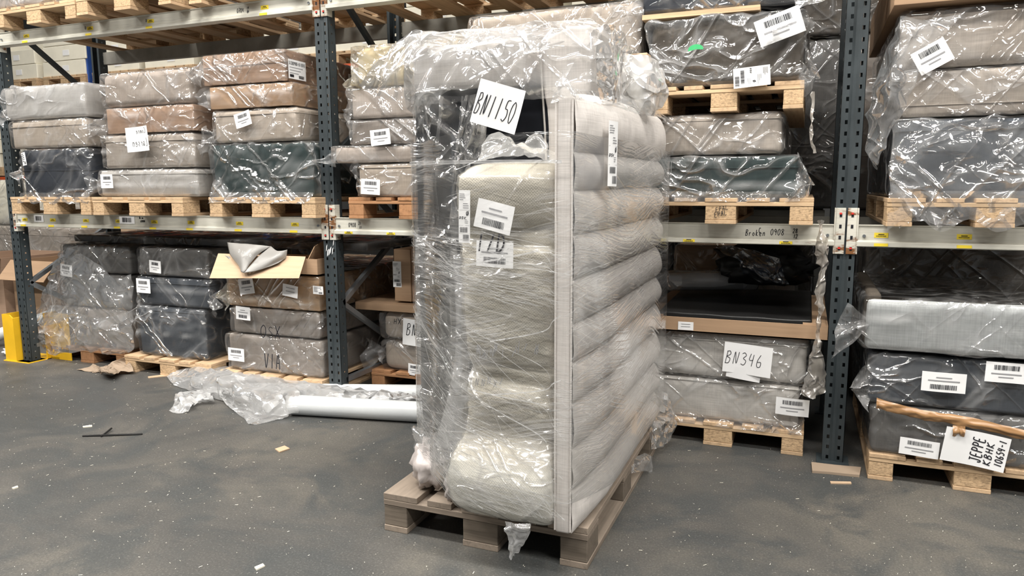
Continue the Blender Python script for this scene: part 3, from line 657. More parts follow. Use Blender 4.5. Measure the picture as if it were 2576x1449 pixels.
G('wrapped_carton', 'brown carton with crinkled seam, second from the top of the third stack', 'carton', -.81, -.16, 1.772, 1.912, body='card', wrap='film', seam=.62, ears=((-1, .6, .10, .09, False),), gather=(-.2, 1.84))
rt = G('wrapped_carton', 'brown carton with a printed number label, topmost of the third stack', 'carton', -.85, -.205, 1.914, 2.10, body='card2', wrap='film', seam=.55, lid=.60, ears=((-1, .5, .12, .1, False),))
s_, fr = label(rt, (-.198, .02, 1.985), .16, .11, 0, u=(0, 1, 0), kind='none', curl=.001, seed=2, name='number_label'); m = MB(); strokes(m, '31200900-011010', fr, -.076, .025, .018, .0098, .0026, slant=0); m.build('printed_letters', 'ink', s_); m = MB(); [quad(m, fr_, -.07, .05-.02*k, .008-.016*k, .012-.016*k, .0) for k, fr_ in enumerate([lambda a, b, e=0, f=fr: f(a, b)]*3)]; m.build('small_print', 'print', s_); m = MB(); quad(m, lambda a, b, e=0: fr(a, b), -.07, -.035, -.045, -.030, 0); barcode(m, lambda a, b, e=0: fr(a, b), .01, .06, -.048, -.030, 0, random.Random(3)); m.build('barcode', 'ink', s_)
label(rt, (-.198, .62, 1.985), .16, .10, 0, u=(0, 1, 0), kind='text', curl=.001, seed=9)
# centre bay, middle shelf
G('wrapped_bed_base', 'warm beige base with barcode, bottom of the stack right of the slotted frame', 'bed base', .24, .99, S0, 1.432, body='beige2', wrap='film', lid=.9, labels=(LB(932, 470, .12, .085, -.06),), crumple=.016, ears=((-1, .85, .05, .06, False),))
G('wrapped_board', 'thin pinkish linen board sticking out left of its stack', 'headboard', .085, .99, 1.434, 1.532, body='pink', wrap='thin', crumple=.006, ears=((-1, .3, .12, .05, False),))
G('wrapped_bed_base', 'taupe base in crumpled film with a barcode label, above the pinkish board', 'bed base', .20, .99, 1.534, 1.675, body='taupe', wrap='filmd', crumple=.02, folds=.02, labels=(LB(957, 345, .125, .085, .08),))
G('wrapped_bed_base', 'pale linen base in bulging film beneath the yellowish foam', 'bed base', .21, .99, 1.677, 1.848, body='pink', wrap='filmd', crumple=.022, folds=.025, ears=((-1, .3, .05, .09, False),))
G('wrapped_foam', 'yellowish foam block in wrinkled film, top of the stack right of the slotted frame', 'foam block', .24, .95, 1.85, 2.075, body='cream', wrap='warm_film', crumple=.03, folds=.03, r=.05, bodyname='foam_body', ears=((-1, .1, .07, .08, False),))
G('wrapped_bed_base', 'grey base behind the wrapped pile, resting on the shelf pallet', 'bed base', 1.02, 1.84, S0, 1.60, body='grey', wrap='film')
G('wrapped_bed_base', 'grey base behind the wrapped pile, middle of its stack', 'bed base', 1.02, 1.84, 1.602, 1.90, body='grey', wrap='film')
G('wrapped_bed_base', 'large beige linen base in bright film, highest thing above the wrapped pile', 'bed base', .965, 1.875, 1.902, 2.165, yf=-.10, body='beige2', wrap='film', r=.035, folds=.02, ears=((-1, .5, .08, .1, False),))
G('wrapped_bed_base', 'dark green base in glossy film on the stamped pallet', 'bed base', 1.90, 2.60, S0, 1.437, body='green', wrap='filmd', lid=.72, seam=.30, folds=.03, hang=.02, ears=((1, .4, .06, .12, False),))
G('wrapped_bed_base', 'beige linen base beneath a second pallet, above the dark green one', 'bed base', 1.885, 2.525, 1.439, 1.63, body='beige', wrap='film', lid=.86, folds=.018)
PL(1.86, -.12, 1.632, 'pine pallet sandwiched between the beige base and the dark taupe bundle').scale = (.84, 1, 1)
rt = G('wrapped_bundle', 'dark taupe bundle in shiny film with a green sticker and two labels', 'bundle', 1.90, 2.60, 1.754, 2.06, yf=-.11, body='brown', wrap='filmd', crumple=.022, folds=.035, r=.05, gather=(2.55, 1.77), labels=(LB(1260+701, 64, .19, .115, .32, 'bar', False, -.13), ), ears=((1, .1, .07, .12, False),), res=.022)
p = at(1891, 193, -.155); label(rt, p, .085, .155, -1.5, kind='ship', seed=4, curl=.004)
p = at(1750, 124, -.15); m = MB(); fr = frame(p, (1, 0, .06), (-.06, 0, 1)); m.add([fr(0, 0)]+[fr(.034*math.cos(a), .022*math.sin(a)) for a in [math.pi*k/10*1.15-.2 for k in range(11)]], [(0, k, k+1) for k in range(1, 11)]); m.build('green_sticker', 'green_label', rt)
G('wrapped_bed_base', 'navy base in film at the top edge, over the taupe bundle', 'bed base', 1.86, 2.58, 2.085, 2.26, yf=-.10, body='navy', wrap='filmd', folds=.02, ears=((1, .6, .22, .15, False), (-1, .3, .05, .1, False)))
MB().box(1.88, 2.40, -.12, -.05, 2.062, 2.084).build('wooden_lath', 'woodx').__setitem__('label', 'long pale wooden lath under the navy base on the taupe bundle'); bpy.data.objects['wooden_lath']['category'] = 'lath'
# right bay, middle shelf
G('wrapped_bed_base', 'big slate base under wide diagonal film folds on the right bay shelf', 'bed base', 2.955, 3.76, S0, 1.575, body='slate', wrap='filmd', lid=.86, folds=.035, hang=.14, crumple=.012)
G('wrapped_bed_base', 'beige base above the big slate one in the right bay', 'bed base', 2.97, 3.76, 1.577, 1.775, body='beige', wrap='film', lid=.25, folds=.02)
G('wrapped_bed_base', 'beige base with slanted barcode label, below the carton in the right bay', 'bed base', 2.95, 3.76, 1.777, 2.02, body='beige', wrap='film', folds=.025, r=.04, labels=(LB(2345, 142, .13, .10, .5),))
G('carton', 'plain brown carton at the top right corner of the view', 'carton', 2.925, 3.8, 2.025, 2.25, yf=-.12, body='card', wrap=None)
# loose film bag hanging on the left of the right bay stack
# left bay, floor level
G('wrapped_bed_base', 'taupe base in baggy film, bottom of the leftmost floor stack', 'bed base', -2.60, -1.88, .12, .42, yf=.15, body='taupe', wrap='filmd', folds=.03, crumple=.02)
G('wrapped_bed_base', 'grey-brown base half hidden by baggy film, middle of the leftmost floor stack', 'bed base', -2.58, -1.85, .422, .68, yf=.15, body='dgrey', wrap='filmd', folds=.03, crumple=.02)
G('wrapped_bed_base', 'dark taupe base with a white slip, top of the leftmost floor stack', 'bed base', -2.56, -1.84, .682, .893, yf=.15, body='dgrey', wrap='filmd', folds=.03, crumple=.014, labels=(LB(166, 680, .125, .09, -.1, 'bar', False, .15),))
G('wrapped_bed_base', 'slate base in loose film, bottom of the three on the bare pine pallet', 'bed base', -1.77, -1.12, .12, .482, yf=.10, body='slate', wrap='film', lid=.92, seam=.48, folds=.02, ears=((-1, .75, .07, .12, False),))
G('wrapped_bed_base', 'slate base with a barcode label and film seam, middle of the slate stack', 'bed base', -1.74, -1.07, .484, .69, yf=.10, body='slate', wrap='film', lid=.8, seam=.62, labels=(LB(360, 719, .125, .10, -.03, 'bar', False, .10),), ears=((1, .3, .10, .1, True),))
G('wrapped_bed_base', 'grey base marked with a scribble, top of the slate stack', 'bed base', -1.72, -1.06, .692, .893, yf=.10, body='dgrey', wrap='film', labels=(LB(390, 671, .115, .085, -.05, 'bar', False, .10),))
rt = G('wrapped_bed_base', 'taupe base with black marker scribble, bottom of the third floor stack', 'bed base', -.86, -.085, .12, .365, yf=0., body='taupe', wrap='film', crumple=.02, gather=(-.18, .28), labels=(LB(594, 892, .125, .085, -.04, 'bar', False, 0.),))
m = MB(); p = at(665, 925, -.038); strokes(m, 'V1A', frame(p, (1, 0, 0), (0, 0, 1)), 0, 0, .095, .045, .007); m.build('handwriting', 'ink', rt)
rt = G('wrapped_bed_base', 'taupe base with a large scribble on its film, second in the third floor stack', 'bed base', -.81, -.10, .367, .54, yf=0., body='taupe', wrap='film', crumple=.02, gather=(-.22, .45), labels=(LB(611, 788, .12, .085, -.03, 'bar', True, 0.),))
m = MB(); p = at(655, 848, -.038); strokes(m, 'OZX', frame(p, (1, 0, 0), (0, 0, 1)), 0, 0, .08, .055, .006); strokes(m, 'S', frame(p, (1, 0, 0), (0, 0, 1)), .06, 0, .07, .05, .004); m.build('handwriting', 'ink', rt)
G('wrapped_carton', 'light brown carton with two white papers under film, below the opened carton', 'carton', -.83, -.09, .542, .765, yf=0., body='card', wrap='warm_film', crumple=.014, seam=.25, labels=(LB(620, 720, .12, .10, .15, 'bar', False, 0.), LB(730, 732, .12, .075, -.12, 'tiny', False, 0.), LB(800, 730, .08, .05, 0, 'text', False, 0.)), ears=((-1, .3, .08, .1, False),))
# centre bay, floor level
rt = G('wrapped_parcel', 'linen parcel with pointed film end, lower of two on the orange pallet', 'parcel', .10, .85, .12, .32, yf=.35, body='beige2', wrap='film', r=.05, crumple=.014, ears=((-1, .5, .14, .13, True),), labels=(LB(1042, 930, .09, .075, -.05, 'bar', False, .35),))
rt = G('wrapped_parcel', 'linen parcel with BN paper on it, upper of two on the orange pallet', 'parcel', .10, .85, .322, .505, yf=.35, body='beige2', wrap='film', r=.05, crumple=.014)
p = at(1048, 838, .325); s_, fr = label(rt, p, .20, .17, -.06, kind='none', seed=8, name='handwritten_sheet'); m = MB(); strokes(m, 'BN20', fr, -.075, -.02, .075, .042, .0045); m.build('handwriting', 'ink', s_)
m = MB(); p = at(990, 815, .325); strokes(m, 'HX', frame(p, (1, 0, 0), (0, 0, 1)), 0, 0, .035, .03, .004); m.build('handwriting', 'ink', rt)
G('flat_carton', 'wide flat brown carton lying on the two linen parcels', 'carton', -.065, .90, .508, .568, yf=.33, d=.9, body='card', wrap=None)
rt = G('carton', 'upright narrow brown carton with a tall white label', 'carton', .205, .325, .57, .915, yf=.38, d=.5, body='card', wrap=None)
label(rt, at(999, 690, .378), .062, .165, 0, kind='ship', seed=6, curl=.0005)
G('carton', 'brown carton standing right of the narrow one, behind the wrapped pile', 'carton', .328, .80, .57, .925, yf=.39, d=.5, body='card2', wrap=None)
# centre bay right, floor level
G('wrapped_bed_base', 'pale grey base with a corner label, bottom one left of the right slotted frame', 'bed base', 1.93, 2.66, .12, .335, yf=.05, body='pale', wrap='film', lid=.95, folds=.02, labels=(LB(1993, 1024, .15, .085, -.02, 'bar', False, .05),), hang=.02)
rt = G('wrapped_bed_base', 'pale grey base with the sheet reading BN346', 'bed base', 1.92, 2.68, .337, .572, yf=.05, body='pale', wrap='film', r=.035, lid=.85, seam=.25, folds=.02)
label(rt, at(1870, 940, .025), .16, .06, -.12, kind='none', seed=14, name='paper_slip')
p = at(1880, 905, .018); s_, fr = label(rt, p, .225, .150, -.06, kind='none', seed=12, name='handwritten_sheet', curl=.006); m = MB(); strokes(m, 'BN346', fr, -.105, -.03, .062, .036, .0028); m.build('handwriting', 'ink', s_)
# right bay, floor level
G('wrapped_bed_base', 'slate base with two barcode labels, middle of the right floor stack', 'bed base', 2.91, 3.75, .345, .575, yf=-.14, body='slate', wrap='film', folds=.012, labels=(LB(2374, 962, .165, .085, -.01, 'bar', True, -.14), LB(2532, 938, .15, .085, -.02, 'bar', False, -.14)), ears=((-1, .3, .08, .11, False),))
rt = G('wrapped_bed_base', 'dark base bound with brown tape, papers on it, bottom of the right floor stack', 'bed base', 2.93, 3.76, .12, .343, yf=-.15, body='dgrey', wrap='filmd', crumple=.02, labels=(LB(2312, 1127, .15, .075, -.04, 'bar', False, -.15),))
p = at(2452, 1130, -.18); s_, fr = label(rt, p, .235, .15, -.12, kind='none', seed=17, name='handwritten_sheet', curl=.008); m = MB()
fr2 = lambda a, b: fr(.115-b-.02, a-.0)     # writing runs up the sheet
strokes(m, 'JEPPE', lambda a, b: fr(-b, a), -.055, -.03, .04, .022, .0045); strokes(m, 'KBHK', lambda a, b: fr(-b, a), -.06, -.066, .026, .026, .004); strokes(m, '10654-1', lambda a, b: fr(-b, a), -.055, -.105, .026, .017, .004); m.build('handwriting', 'ink', s_)
def tapestrip(parent, pts, w=.042, mat='tape'):
    P3 = [[Vector(p)+Vector((0, .010*abs(k)+.004*math.sin(i*2.3+k), w/2*k)) for i, p in enumerate(pts)] for k in (-1, 0, 1)]
    return sheet(P3, 7, .008, 3, 30).build('packing_tape', mat, parent, smooth=True)
tapestrip(rt, [at(x, y, -.172) for x, y in ((2205, 1015), (2260, 1030), (2340, 1048), (2430, 1062), (2576, 1095), (2640, 1100))]); tapestrip(rt, [at(x, y, -.19) for x, y in ((2397, 1085), (2415, 1086), (2428, 1087))], .045)


# ------------------------------------------------------------------ the wrapped pile on the front pallet
CP = pallet('pallet', 'weathered grey-brown pallet on the open floor carrying the tall wrapped pile', 1.19, -1.36, 0, h=.15, w=.805, mats=('owood', 'owoodx', 'oblock'))
ZP = .151
# channel-tufted headboard slab standing on edge
hb = empty('tufted_headboard', (1.94, -.78, ZP), 'pale grey headboard with ten horizontal padded channels, standing on edge at the right', 'headboard')
SY0, SY1 = -1.425, -.13
shell(1.898, 1.952, SY0, SY1, ZP, 1.575, .010, .04, lambda p, n: (.002*nz(p, 8, 2), 0), .06).build('headboard_frame', 'slab', hb, smooth=True)
MB().tube([(1.953, SY0-.001, ZP+.01), (1.953, SY0-.001, .8), (1.953, SY0-.001, 1.565)], .0035, 6).build('piping', 'slab', hb)
MB().tube([(1.899, SY0-.001, ZP+.01), (1.899, SY0-.001, .8), (1.899, SY0-.001, 1.565)], .003, 6).build('piping', 'slab', hb)
ZC = [ZP+.004, .305, .446, .600, .736, .862, 1.005, 1.146, 1.285, 1.405, 1.578]
for k in range(10):
    za, zb = ZC[k], ZC[k+1]; G_ = []; ny = 60; nv = 14
    for i in range(ny+1):
        q_ = i/ny; y = SY0+.002+(SY1-SY0-.004)*(q_**1.6); e = min(1, max(0, (y-SY0)/.30))**.42*min(1, max(0, (SY1-y)/.05))**.5
        dip = 0.
        row = []
        for j in range(nv+1):
            v = j/nv; b_ = math.sin(math.pi*v)**.6 if 0 < v < 1 else 0; b_ = b_*(1-.18*v)
            rise = .016*math.sin(q_*math.pi*.5)*(.6 if k < 9 else 2.2*v)
            p = Vector((1.953, y, za+(zb-za)*v+dip+rise))
            w_ = .004*nz(p, 14, k)+.0025*math.sin(p.y*90+6*nz(p, 5, k)+p.z*30)*b_
            row.append(p+Vector(((.020*e+.046*b_*e+w_*b_)*(1 if k < 9 else 1.1), 0, 0)))
        G_.append(row)
    MB().grid(G_).build('padded_channel', 'slab', hb, smooth=True)
fx = MB()
ear(fx, (1.93, SY0, 1.57), (-.1, -.1, 1), .085, (1, .2, 0), .045, 3.3, False, .15)
sheet([[(1.90, -1.43, 1.575), (1.95, -1.0, 1.585), (1.95, -.6, 1.60), (1.95, -.12, 1.60)], [(1.93, -1.42, 1.60), (1.97, -1.0, 1.63), (1.98, -.6, 1.635), (1.98, -.12, 1.625)], [(1.965, -1.42, 1.57), (2.04, -1.0, 1.56), (2.045, -.6, 1.58), (2.045, -.12, 1.585)]], 8, .012, 4, 9, .08, fx)
fx.build('plastic_wrap', 'thin', hb, smooth=True)
label(hb, (2.035, -1.245, 1.405), .062, .21, -.02, u=(.28, 1, 0), kind='ship', curl=.002, seed=21)
label(hb, (2.045, -.20, 1.36), .06, .10, 0, u=(-.1, 1, 0), kind='text', curl=.002, seed=22)
# cream foam mattress wrapped, standing
fm = empty('wrapped_foam_mattress', (1.71, -1.1, ZP), 'tall cream foam mattress in tight film standing in the middle of the pile', 'mattress')
def foamloft(grow=0.0, name='foam_body', mat='cream', amp=1.0, n=88, hz=False):
    prof = [(0.0, 1.60, 1.84, -1.37), (.02, 1.555, 1.885, -1.43), (.07, 1.525, 1.895, -1.475), (.15, 1.512, 1.895, -1.485), (.22, 1.517, 1.89, -1.46), (.29, 1.545, 1.885, -1.405), (.36, 1.552, 1.885, -1.40), (.44, 1.553, 1.885, -1.395), (.52, 1.560, 1.885, -1.375), (.60, 1.552, 1.885, -1.39), (.70, 1.548, 1.885, -1.395), (.80, 1.545, 1.885, -1.395), (.92, 1.535, 1.885, -1.39), (1.0, 1.53, 1.885, -1.365), (1.08, 1.53, 1.885, -1.395), (1.17, 1.53, 1.88, -1.395), (1.20, 1.545, 1.875, -1.37), (1.225, 1.59, 1.86, -1.33), (1.235, 1.66, 1.80, -1.25)]
    rows = []; H = []
    P = [Vector(p[:3])*1.0 for p in prof]; D = [p[3] for p in prof]
    K = catmull([Vector((p[1], p[2], p[3])) for p in prof], 7); ZZ = catmull([Vector((p[0], 0, 0)) for p in prof], 7)
    for q, z_ in zip(K, ZZ):
        xa, xb, yf = q; yb = -1.207; cx, cy = (xa+xb)/2, (yf+yb)/2; rx, ry = (xb-xa)/2+grow, (yb-yf)/2+grow; z = ZP+z_.x; row = []; hr = []
        for k in range(n):
            t_ = 2*math.pi*k/n; c_, s_ = math.cos(t_), math.sin(t_); e = .24
            # more samples on the front
            px = cx+rx*math.copysign(abs(c_)**e, c_); py = cy+ry*math.copysign(abs(s_)**.42, s_)
            p = Vector((px, py, z)); nrm = Vector((c_, s_, 0))
            band = sum(math.exp(-((z-zz_-.10*(px-1.7))/.10)**2) for zz_ in (.70, .55, 1.02))
            wr = math.sin(z*95+px*28*math.sin(z*7)+5*nz(p, 6, 4))
            dz = (.0035*wr*(.25+band)+.006*nz(p, 9, 1)*(.3+band)+.006*(ridge(p, 8, 6)-.5)*band)*amp
            cut = -.014*math.exp(-((z-1.150-.16*abs(px-1.72))/.008)**2)-.012*math.exp(-((z-.66+.10*(px-1.6))/.012)**2)-.010*math.exp(-((z-.52+.25*(px-1.6))/.010)**2)
            row.append(p+nrm*(dz+cut)); hr.append(.03+.12*max(0, ridge(p, 8, 6)-.8) if hz else 0)
        rows.append(row); H.append(hr)
    m = MB(); m.grid(rows, closed_u=True, hz=H if hz else 0.0); return m
def quilt():
    t = NT('cream_quilted_foam_cover'); tc = t.n('TexCoord'); mp = t.n('Mapping', i_Scale=(1, 1, 1)); t.l(tc.outputs['Object'], mp.inputs[0])
    sp = t.n('SeparateXYZ'); t.l(mp.outputs[0], sp.inputs[0])
    a = t.math('SINE', t.math('MULTIPLY', sp.outputs[2], 620.)); b = t.math('SINE', t.math('MULTIPLY', t.math('ADD', sp.outputs[0], sp.outputs[1]), 620.))
    h = t.math('MULTIPLY', a, b); n = t.noise(t.coords(), 4, 3)
    col = t.ramp(n, [(.3, (.50, .47, .415)), (.7, (.60, .57, .51))])
    lo = t.ramp(sp.outputs[2], [(.20, 0.), (.24, 1.)])      # the bottom roll is whiter foam
    col = t.mix(lo, (.72, .705, .66), col)
    col = t.mix(t.ramp(t.math('ADD', h, .5), [(0., .18), (.5, 0.)]), col, (.36, .33, .27))
    mp2 = t.n('Mapping', vector_type='TEXTURE', i_Scale=(1/3., 1/3., 1/22.), i_Rotation=(0, .25, 0)); t.l(tc.outputs['Object'], mp2.inputs[0])
    mp3 = t.n('Mapping', vector_type='TEXTURE', i_Scale=(1/3., 1/3., 1/18.), i_Rotation=(0, -.35, 0)); t.l(tc.outputs['Object'], mp3.inputs[0])
    w1 = t.noise(mp2.outputs[0], 1.6, 3, .6, .8); w2 = t.noise(mp3.outputs[0], 1.6, 3, .6, .8)
    zone = t.ramp(sp.outputs[2], [(.0, .06), (.28, .10), (.36, .9), (.80, 1.), (1., .35)])
    wr = t.math('MULTIPLY', t.math('ADD', w1, w2), zone)
    return t.done(col, .8, t.bump(h, .25, .002, t.bump(wr, .5, .022)), spec=.2)
MT['quilt'] = quilt()
foamloft().build('foam_body', 'quilt', fm, smooth=True)
foamloft(.007, amp=1.8, hz=True).build('plastic_wrap', 'cream_film', fm, smooth=True)
A = lambda x, y, Y: at(x, y, Y)
m = MB()
sheet([[A(1205, 408, -1.385), A(1260, 400, -1.41), A(1330, 396, -1.41), A(1402, 408, -1.39)],
       [A(1212, 375, -1.35), A(1258, 362, -1.36), A(1330, 368, -1.36), A(1402, 392, -1.36)],
       [A(1222, 362, -1.33), A(1256, 336, -1.32), A(1310, 378, -1.31), A(1400, 384, -1.33)]], 8, .014, 3, 16, .18, m)
sheet([[A(1318, 385, -1.34), A(1345, 385, -1.34), A(1372, 388, -1.34)], [A(1325, 355, -1.33), A(1348, 350, -1.34), A(1378, 368, -1.33)], [A(1346, 331, -1.32), A(1350, 330, -1.32), A(1356, 336, -1.32)]], 8, .008, 6, 16, .2, m)
m.build('gathered_film_end', 'cream_film', fm, smooth=True)
label(fm, A(1243, 545, -1.425), .135, .095, -.22, kind='bar', flip=True, seed=31, curl=.004)
s_, fr = label(fm, A(1244, 640, -1.425), .135, .085, -.03, kind='bar', flip=True, seed=32, curl=.004)
m = MB(); fq = frame(A(1198, 632, -1.433), (1, 0, 0), (0, 0, 1)); strokes(m, '1/D', fq, -.002, -.0, .058, .036, .006, slant=.2); m.build('handwriting', 'ink', fm)
label(fm, A(1168, 545, -1.418), .042, .175, -.02, kind='ship', seed=33, curl=.001)
m = MB(); rn = random.Random(5)
for k in range(16):
    px, py = 1180+rn.random()*170, 880+rn.random()*22; fq = frame(A(px, py, -1.404), (1, 0, 0), (0, 0, 1)); strokes(m, rn.choice('1NHX/'), fq, 0, 0, .022+rn.random()*.012, .018, .0022)
for k in range(6):
    fq = frame(A(1180+k*15, 965+rn.random()*10, -1.412), (1, 0, 0), (0, 0, 1)); strokes(m, rn.choice('1N/X'), fq, 0, 0, .026, .018, .0022)
m.build('marker_writing', MT['print'], fm)
# upended bed base with black underside
bb = empty('upended_bed_base', (1.6, -.7, ZP), 'bed base standing on end with black underside and beige rim, behind the foam', 'bed base')
shell(1.275, 1.80, -1.20, -.20, ZP, 1.645, .012, .05, lambda p, n: (.004*nz(p, 6, 9)+(.004*math.sin(p.x*60+3*nz(p, 4, 1)) if n.y < -.5 else 0), 0), .2).build('underside_cloth', 'black', bb, smooth=True)
shell(1.283, 1.715, -1.235, -.25, 1.648, 1.80, .022, .04, lambda p, n: (.005*nz(p, 7, 2), 0), .2).build('upholstered_rim', 'slab', bb, smooth=True)
m = shell(1.80, 1.945, -1.20, -.75, ZP, 1.83, .014, .05, lambda p, n: (.003*nz(p, 7, 5), 0), .1)
m.v = [(v[0]-.035*max(0, v[2]-1.2)/.6*(1 if v[0] < 1.87 else 0), v[1], v[2]-.05*max(0, (1.87-v[0])/.09)*(v[2] > 1.7)) for v in m.v]
m.v = [(1.80+(v[0]-1.80)*(.62 if v[2] < 1.60 else 1), v[1], v[2]) for v in m.v]
m.build('side_rail', 'slab', bb, smooth=True)
MB().tube([(1.765, -1.204, 1.77), (1.785, -1.206, 1.5), (1.80, -1.206, 1.15)], .0035, 6).build('piping', 'grey', bb)
m = shell(1.255, 1.97, -1.262, -.18, 1.60, 1.845, .03, .03, lambda p, n: (.010*(ridge(p, 5, 3)-.4)+.005*nz(p, 14, 3), .0+.12*max(0, ridge(p, 5, 3)-.8)), .06)
# big loose bag flaring to the left and folds over the top
sheet([[A(903, 215, -1.22), A(955, 150, -1.22), A(1030, 78, -1.20), A(1075, 85, -1.18), A(1125, 98, -1.15)],
       [A(935, 235, -1.27), A(990, 190, -1.29), A(1045, 140, -1.30), A(1100, 125, -1.28), A(1160, 118, -1.24)],
       [A(985, 252, -1.27), A(1035, 232, -1.29), A(1085, 195, -1.30), A(1140, 160, -1.30), A(1215, 130, -1.27)],
       [A(1045, 290, -1.24), A(1080, 268, -1.25), A(1120, 235, -1.26), A(1190, 200, -1.27), A(1280, 150, -1.27)]], 9, .011, 7, 6, .04, m)
sheet([[A(1170, 95, -1.0), A(1190, 62, -1.0), A(1235, 78, -1.0), A(1400, 70, -.9)], [A(1140, 150, -1.2), A(1200, 105, -1.2), A(1300, 95, -1.2), A(1480, 80, -1.1)], [A(1180, 200, -1.27), A(1260, 160, -1.27), A(1340, 130, -1.27), A(1520, 110, -1.25)]], 9, .010, 5, 6, .02, m)
sheet([[A(1480, 78, -1.2), A(1540, 62, -1.1), A(1575, 90, -.9)], [A(1500, 130, -1.24), A(1545, 150, -1.15), A(1565, 180, -.95)], [A(1505, 250, -1.24), A(1540, 260, -1.15), A(1560, 290, -.95)]], 8, .010, 8, 8, .04, m)
m.build('plastic_wrap', 'loose', bb, smooth=True)
m = MB(); C0 = []
for r_, (z, xa, xb) in enumerate(((1.62, 1.27, 1.62), (1.35, 1.275, 1.56), (1.0, 1.28, 1.56), (.6, 1.285, 1.56), (.30, 1.29, 1.55))):
    C0.append([Vector((xa+(xb-xa)*k/11+.02*math.sin(k*2.1+r_), -1.225-.028*(k % 2)-.012*math.sin(k*1.7+r_), z)) for k in range(12)])
sheet(C0, 6, .010, 12, 7, .0, m, .22)
m.build('hanging_film_folds', 'filmd', bb, smooth=True)
s_, fr = label(bb, A(1252, 268, -1.290), .165, .148, -.30, kind='none', seed=41, curl=.010, name='handwritten_sheet')
m = MB(); strokes(m, 'BN1150', lambda a, b: fr(a, b), -.078, -.042, .072, .024, .0032, slant=.25); m.build('handwriting', 'ink', s_)
# pale padding sheet between the black base and the foam
m = sheet([[A(1140, 640, -1.30), A(1158, 640, -1.30), A(1175, 640, -1.28)], [A(1148, 860, -1.33), A(1160, 860, -1.34), A(1180, 860, -1.31)], [A(1122, 1020, -1.33), A(1150, 1020, -1.35), A(1180, 1020, -1.33)], [A(1092, 1120, -1.30), A(1130, 1135, -1.34), A(1170, 1150, -1.34)]], 8, .004, 2, 8)
tag(m.build('padding_sheet', 'milky', None, smooth=True, solid=.003), 'pale curved padding sheet between the black underside and the foam', 'padding')
# stretch film round the whole pile
plan = [(1.262, -.25), (1.262, -.7), (1.264, -1.10), (1.285, -1.255), (1.36, -1.31), (1.48, -1.41), (1.56, -1.455), (1.72, -1.475), (1.87, -1.462), (1.905, -1.462), (1.955, -1.455), (1.985, -1.38), (2.028, -1.22), (2.045, -.9), (2.045, -.5), (2.035, -.17), (1.96, -.10), (1.6, -.10), (1.3, -.12), (1.262, -.25)]
PLN = catmull([Vector((x, y, 0)) for x, y in plan], 6)
G_ = []; H = []
for i, q in enumerate(PLN):
    row = []; hr = []
    for j in range(56):
        z = .26+1.20*j/55; p = Vector((q.x, q.y, z)); z += .03*nz(p, 2.5, 1)
        b_ = 0
        if z < .45 and q.y < -1.3: b_ = -.035*((.45-z)/.2)
        if q.x > 1.99 and z < .5: b_ = 0
        c = Vector((1.65, -.75, 0)); n_ = (Vector((q.x, q.y, 0))-c).normalized()
        bul = .03*math.exp(-((z-.34)/.12)**2) if (q.y < -1.35 and q.x < 1.9) else 0
        row.append(Vector((q.x, q.y, z))+n_*(.004*nz(p, 9, 4)+bul)); hr.append(.0+.10*max(0, nz((q.x, q.y*.5, z*5), 3, 7)-.1)*(1 if q.x > 1.5 else .3)+(.10 if z < .55 else 0)*max(0, nz(p, 5, 2)+.3))
    G_.append(row); H.append(hr)
m = MB(); m.grid(G_, hz=H)
rn = random.Random(11); NPL = len(PLN)
def strand(i0, i1, za, zb, w, out=.006):
    L = []; R = []; N_ = i1-i0
    for k in range(N_+1):
        q = PLN[i0+k]; t_ = k/N_; z = za+(zb-za)*t_; n_ = (Vector((q.x, q.y, 0))-Vector((1.65, -.75, 0))).normalized()
        bul = .03*math.exp(-((z-.34)/.12)**2) if (q.y < -1.35 and q.x < 1.9) else 0
        p = Vector((q.x, q.y, z))+n_*(out+bul); L.append(p+Vector((0, 0, w/2))); R.append(p-Vector((0, 0, w/2)))
    return L, R
def pidx(x): return min(range(6, NPL-30), key=lambda i: abs(PLN[i].x-x)+(0 if PLN[i].y < -1.2 else 5))
ms = MB()
for k in range(230):
    kind = rn.random()
    a, b = sorted((rn.uniform(1.25, 1.75), rn.uniform(1.5, 1.955)))
    if b-a < .12: continue
    if kind < .35: za = rn.uniform(.95, 1.18); zb = za-rn.uniform(.0, .12)
    elif kind < .5: za = rn.uniform(.6, .9); zb = za-rn.uniform(.1, .3)
    elif kind < .88: za = rn.uniform(.30, .55); zb = za-rn.uniform(.05, .28)
    else: za = rn.uniform(.3, 1.3); zb = za+rn.uniform(-.02, .08)
    zb = max(zb, .22)
    i0, i1 = pidx(a), pidx(b)
    if i1-i0 < 3: continue
    ms.grid(list(strand(i0, i1, za, zb, rn.choice((.0008, .0012, .0018)))), hz=rn.uniform(.15, .7))
for k in range(70):        # strands over the padded face
    i0 = pidx(1.94)+rn.randint(0, 10); i1 = min(NPL-26, i0+rn.randint(12, 28))
    za = rn.uniform(.25, 1.3); ms.grid(list(strand(i0, i1, za, za+rn.uniform(.0, .16), rn.choice((.0008, .0014)), .004)), hz=rn.uniform(.05, .35))
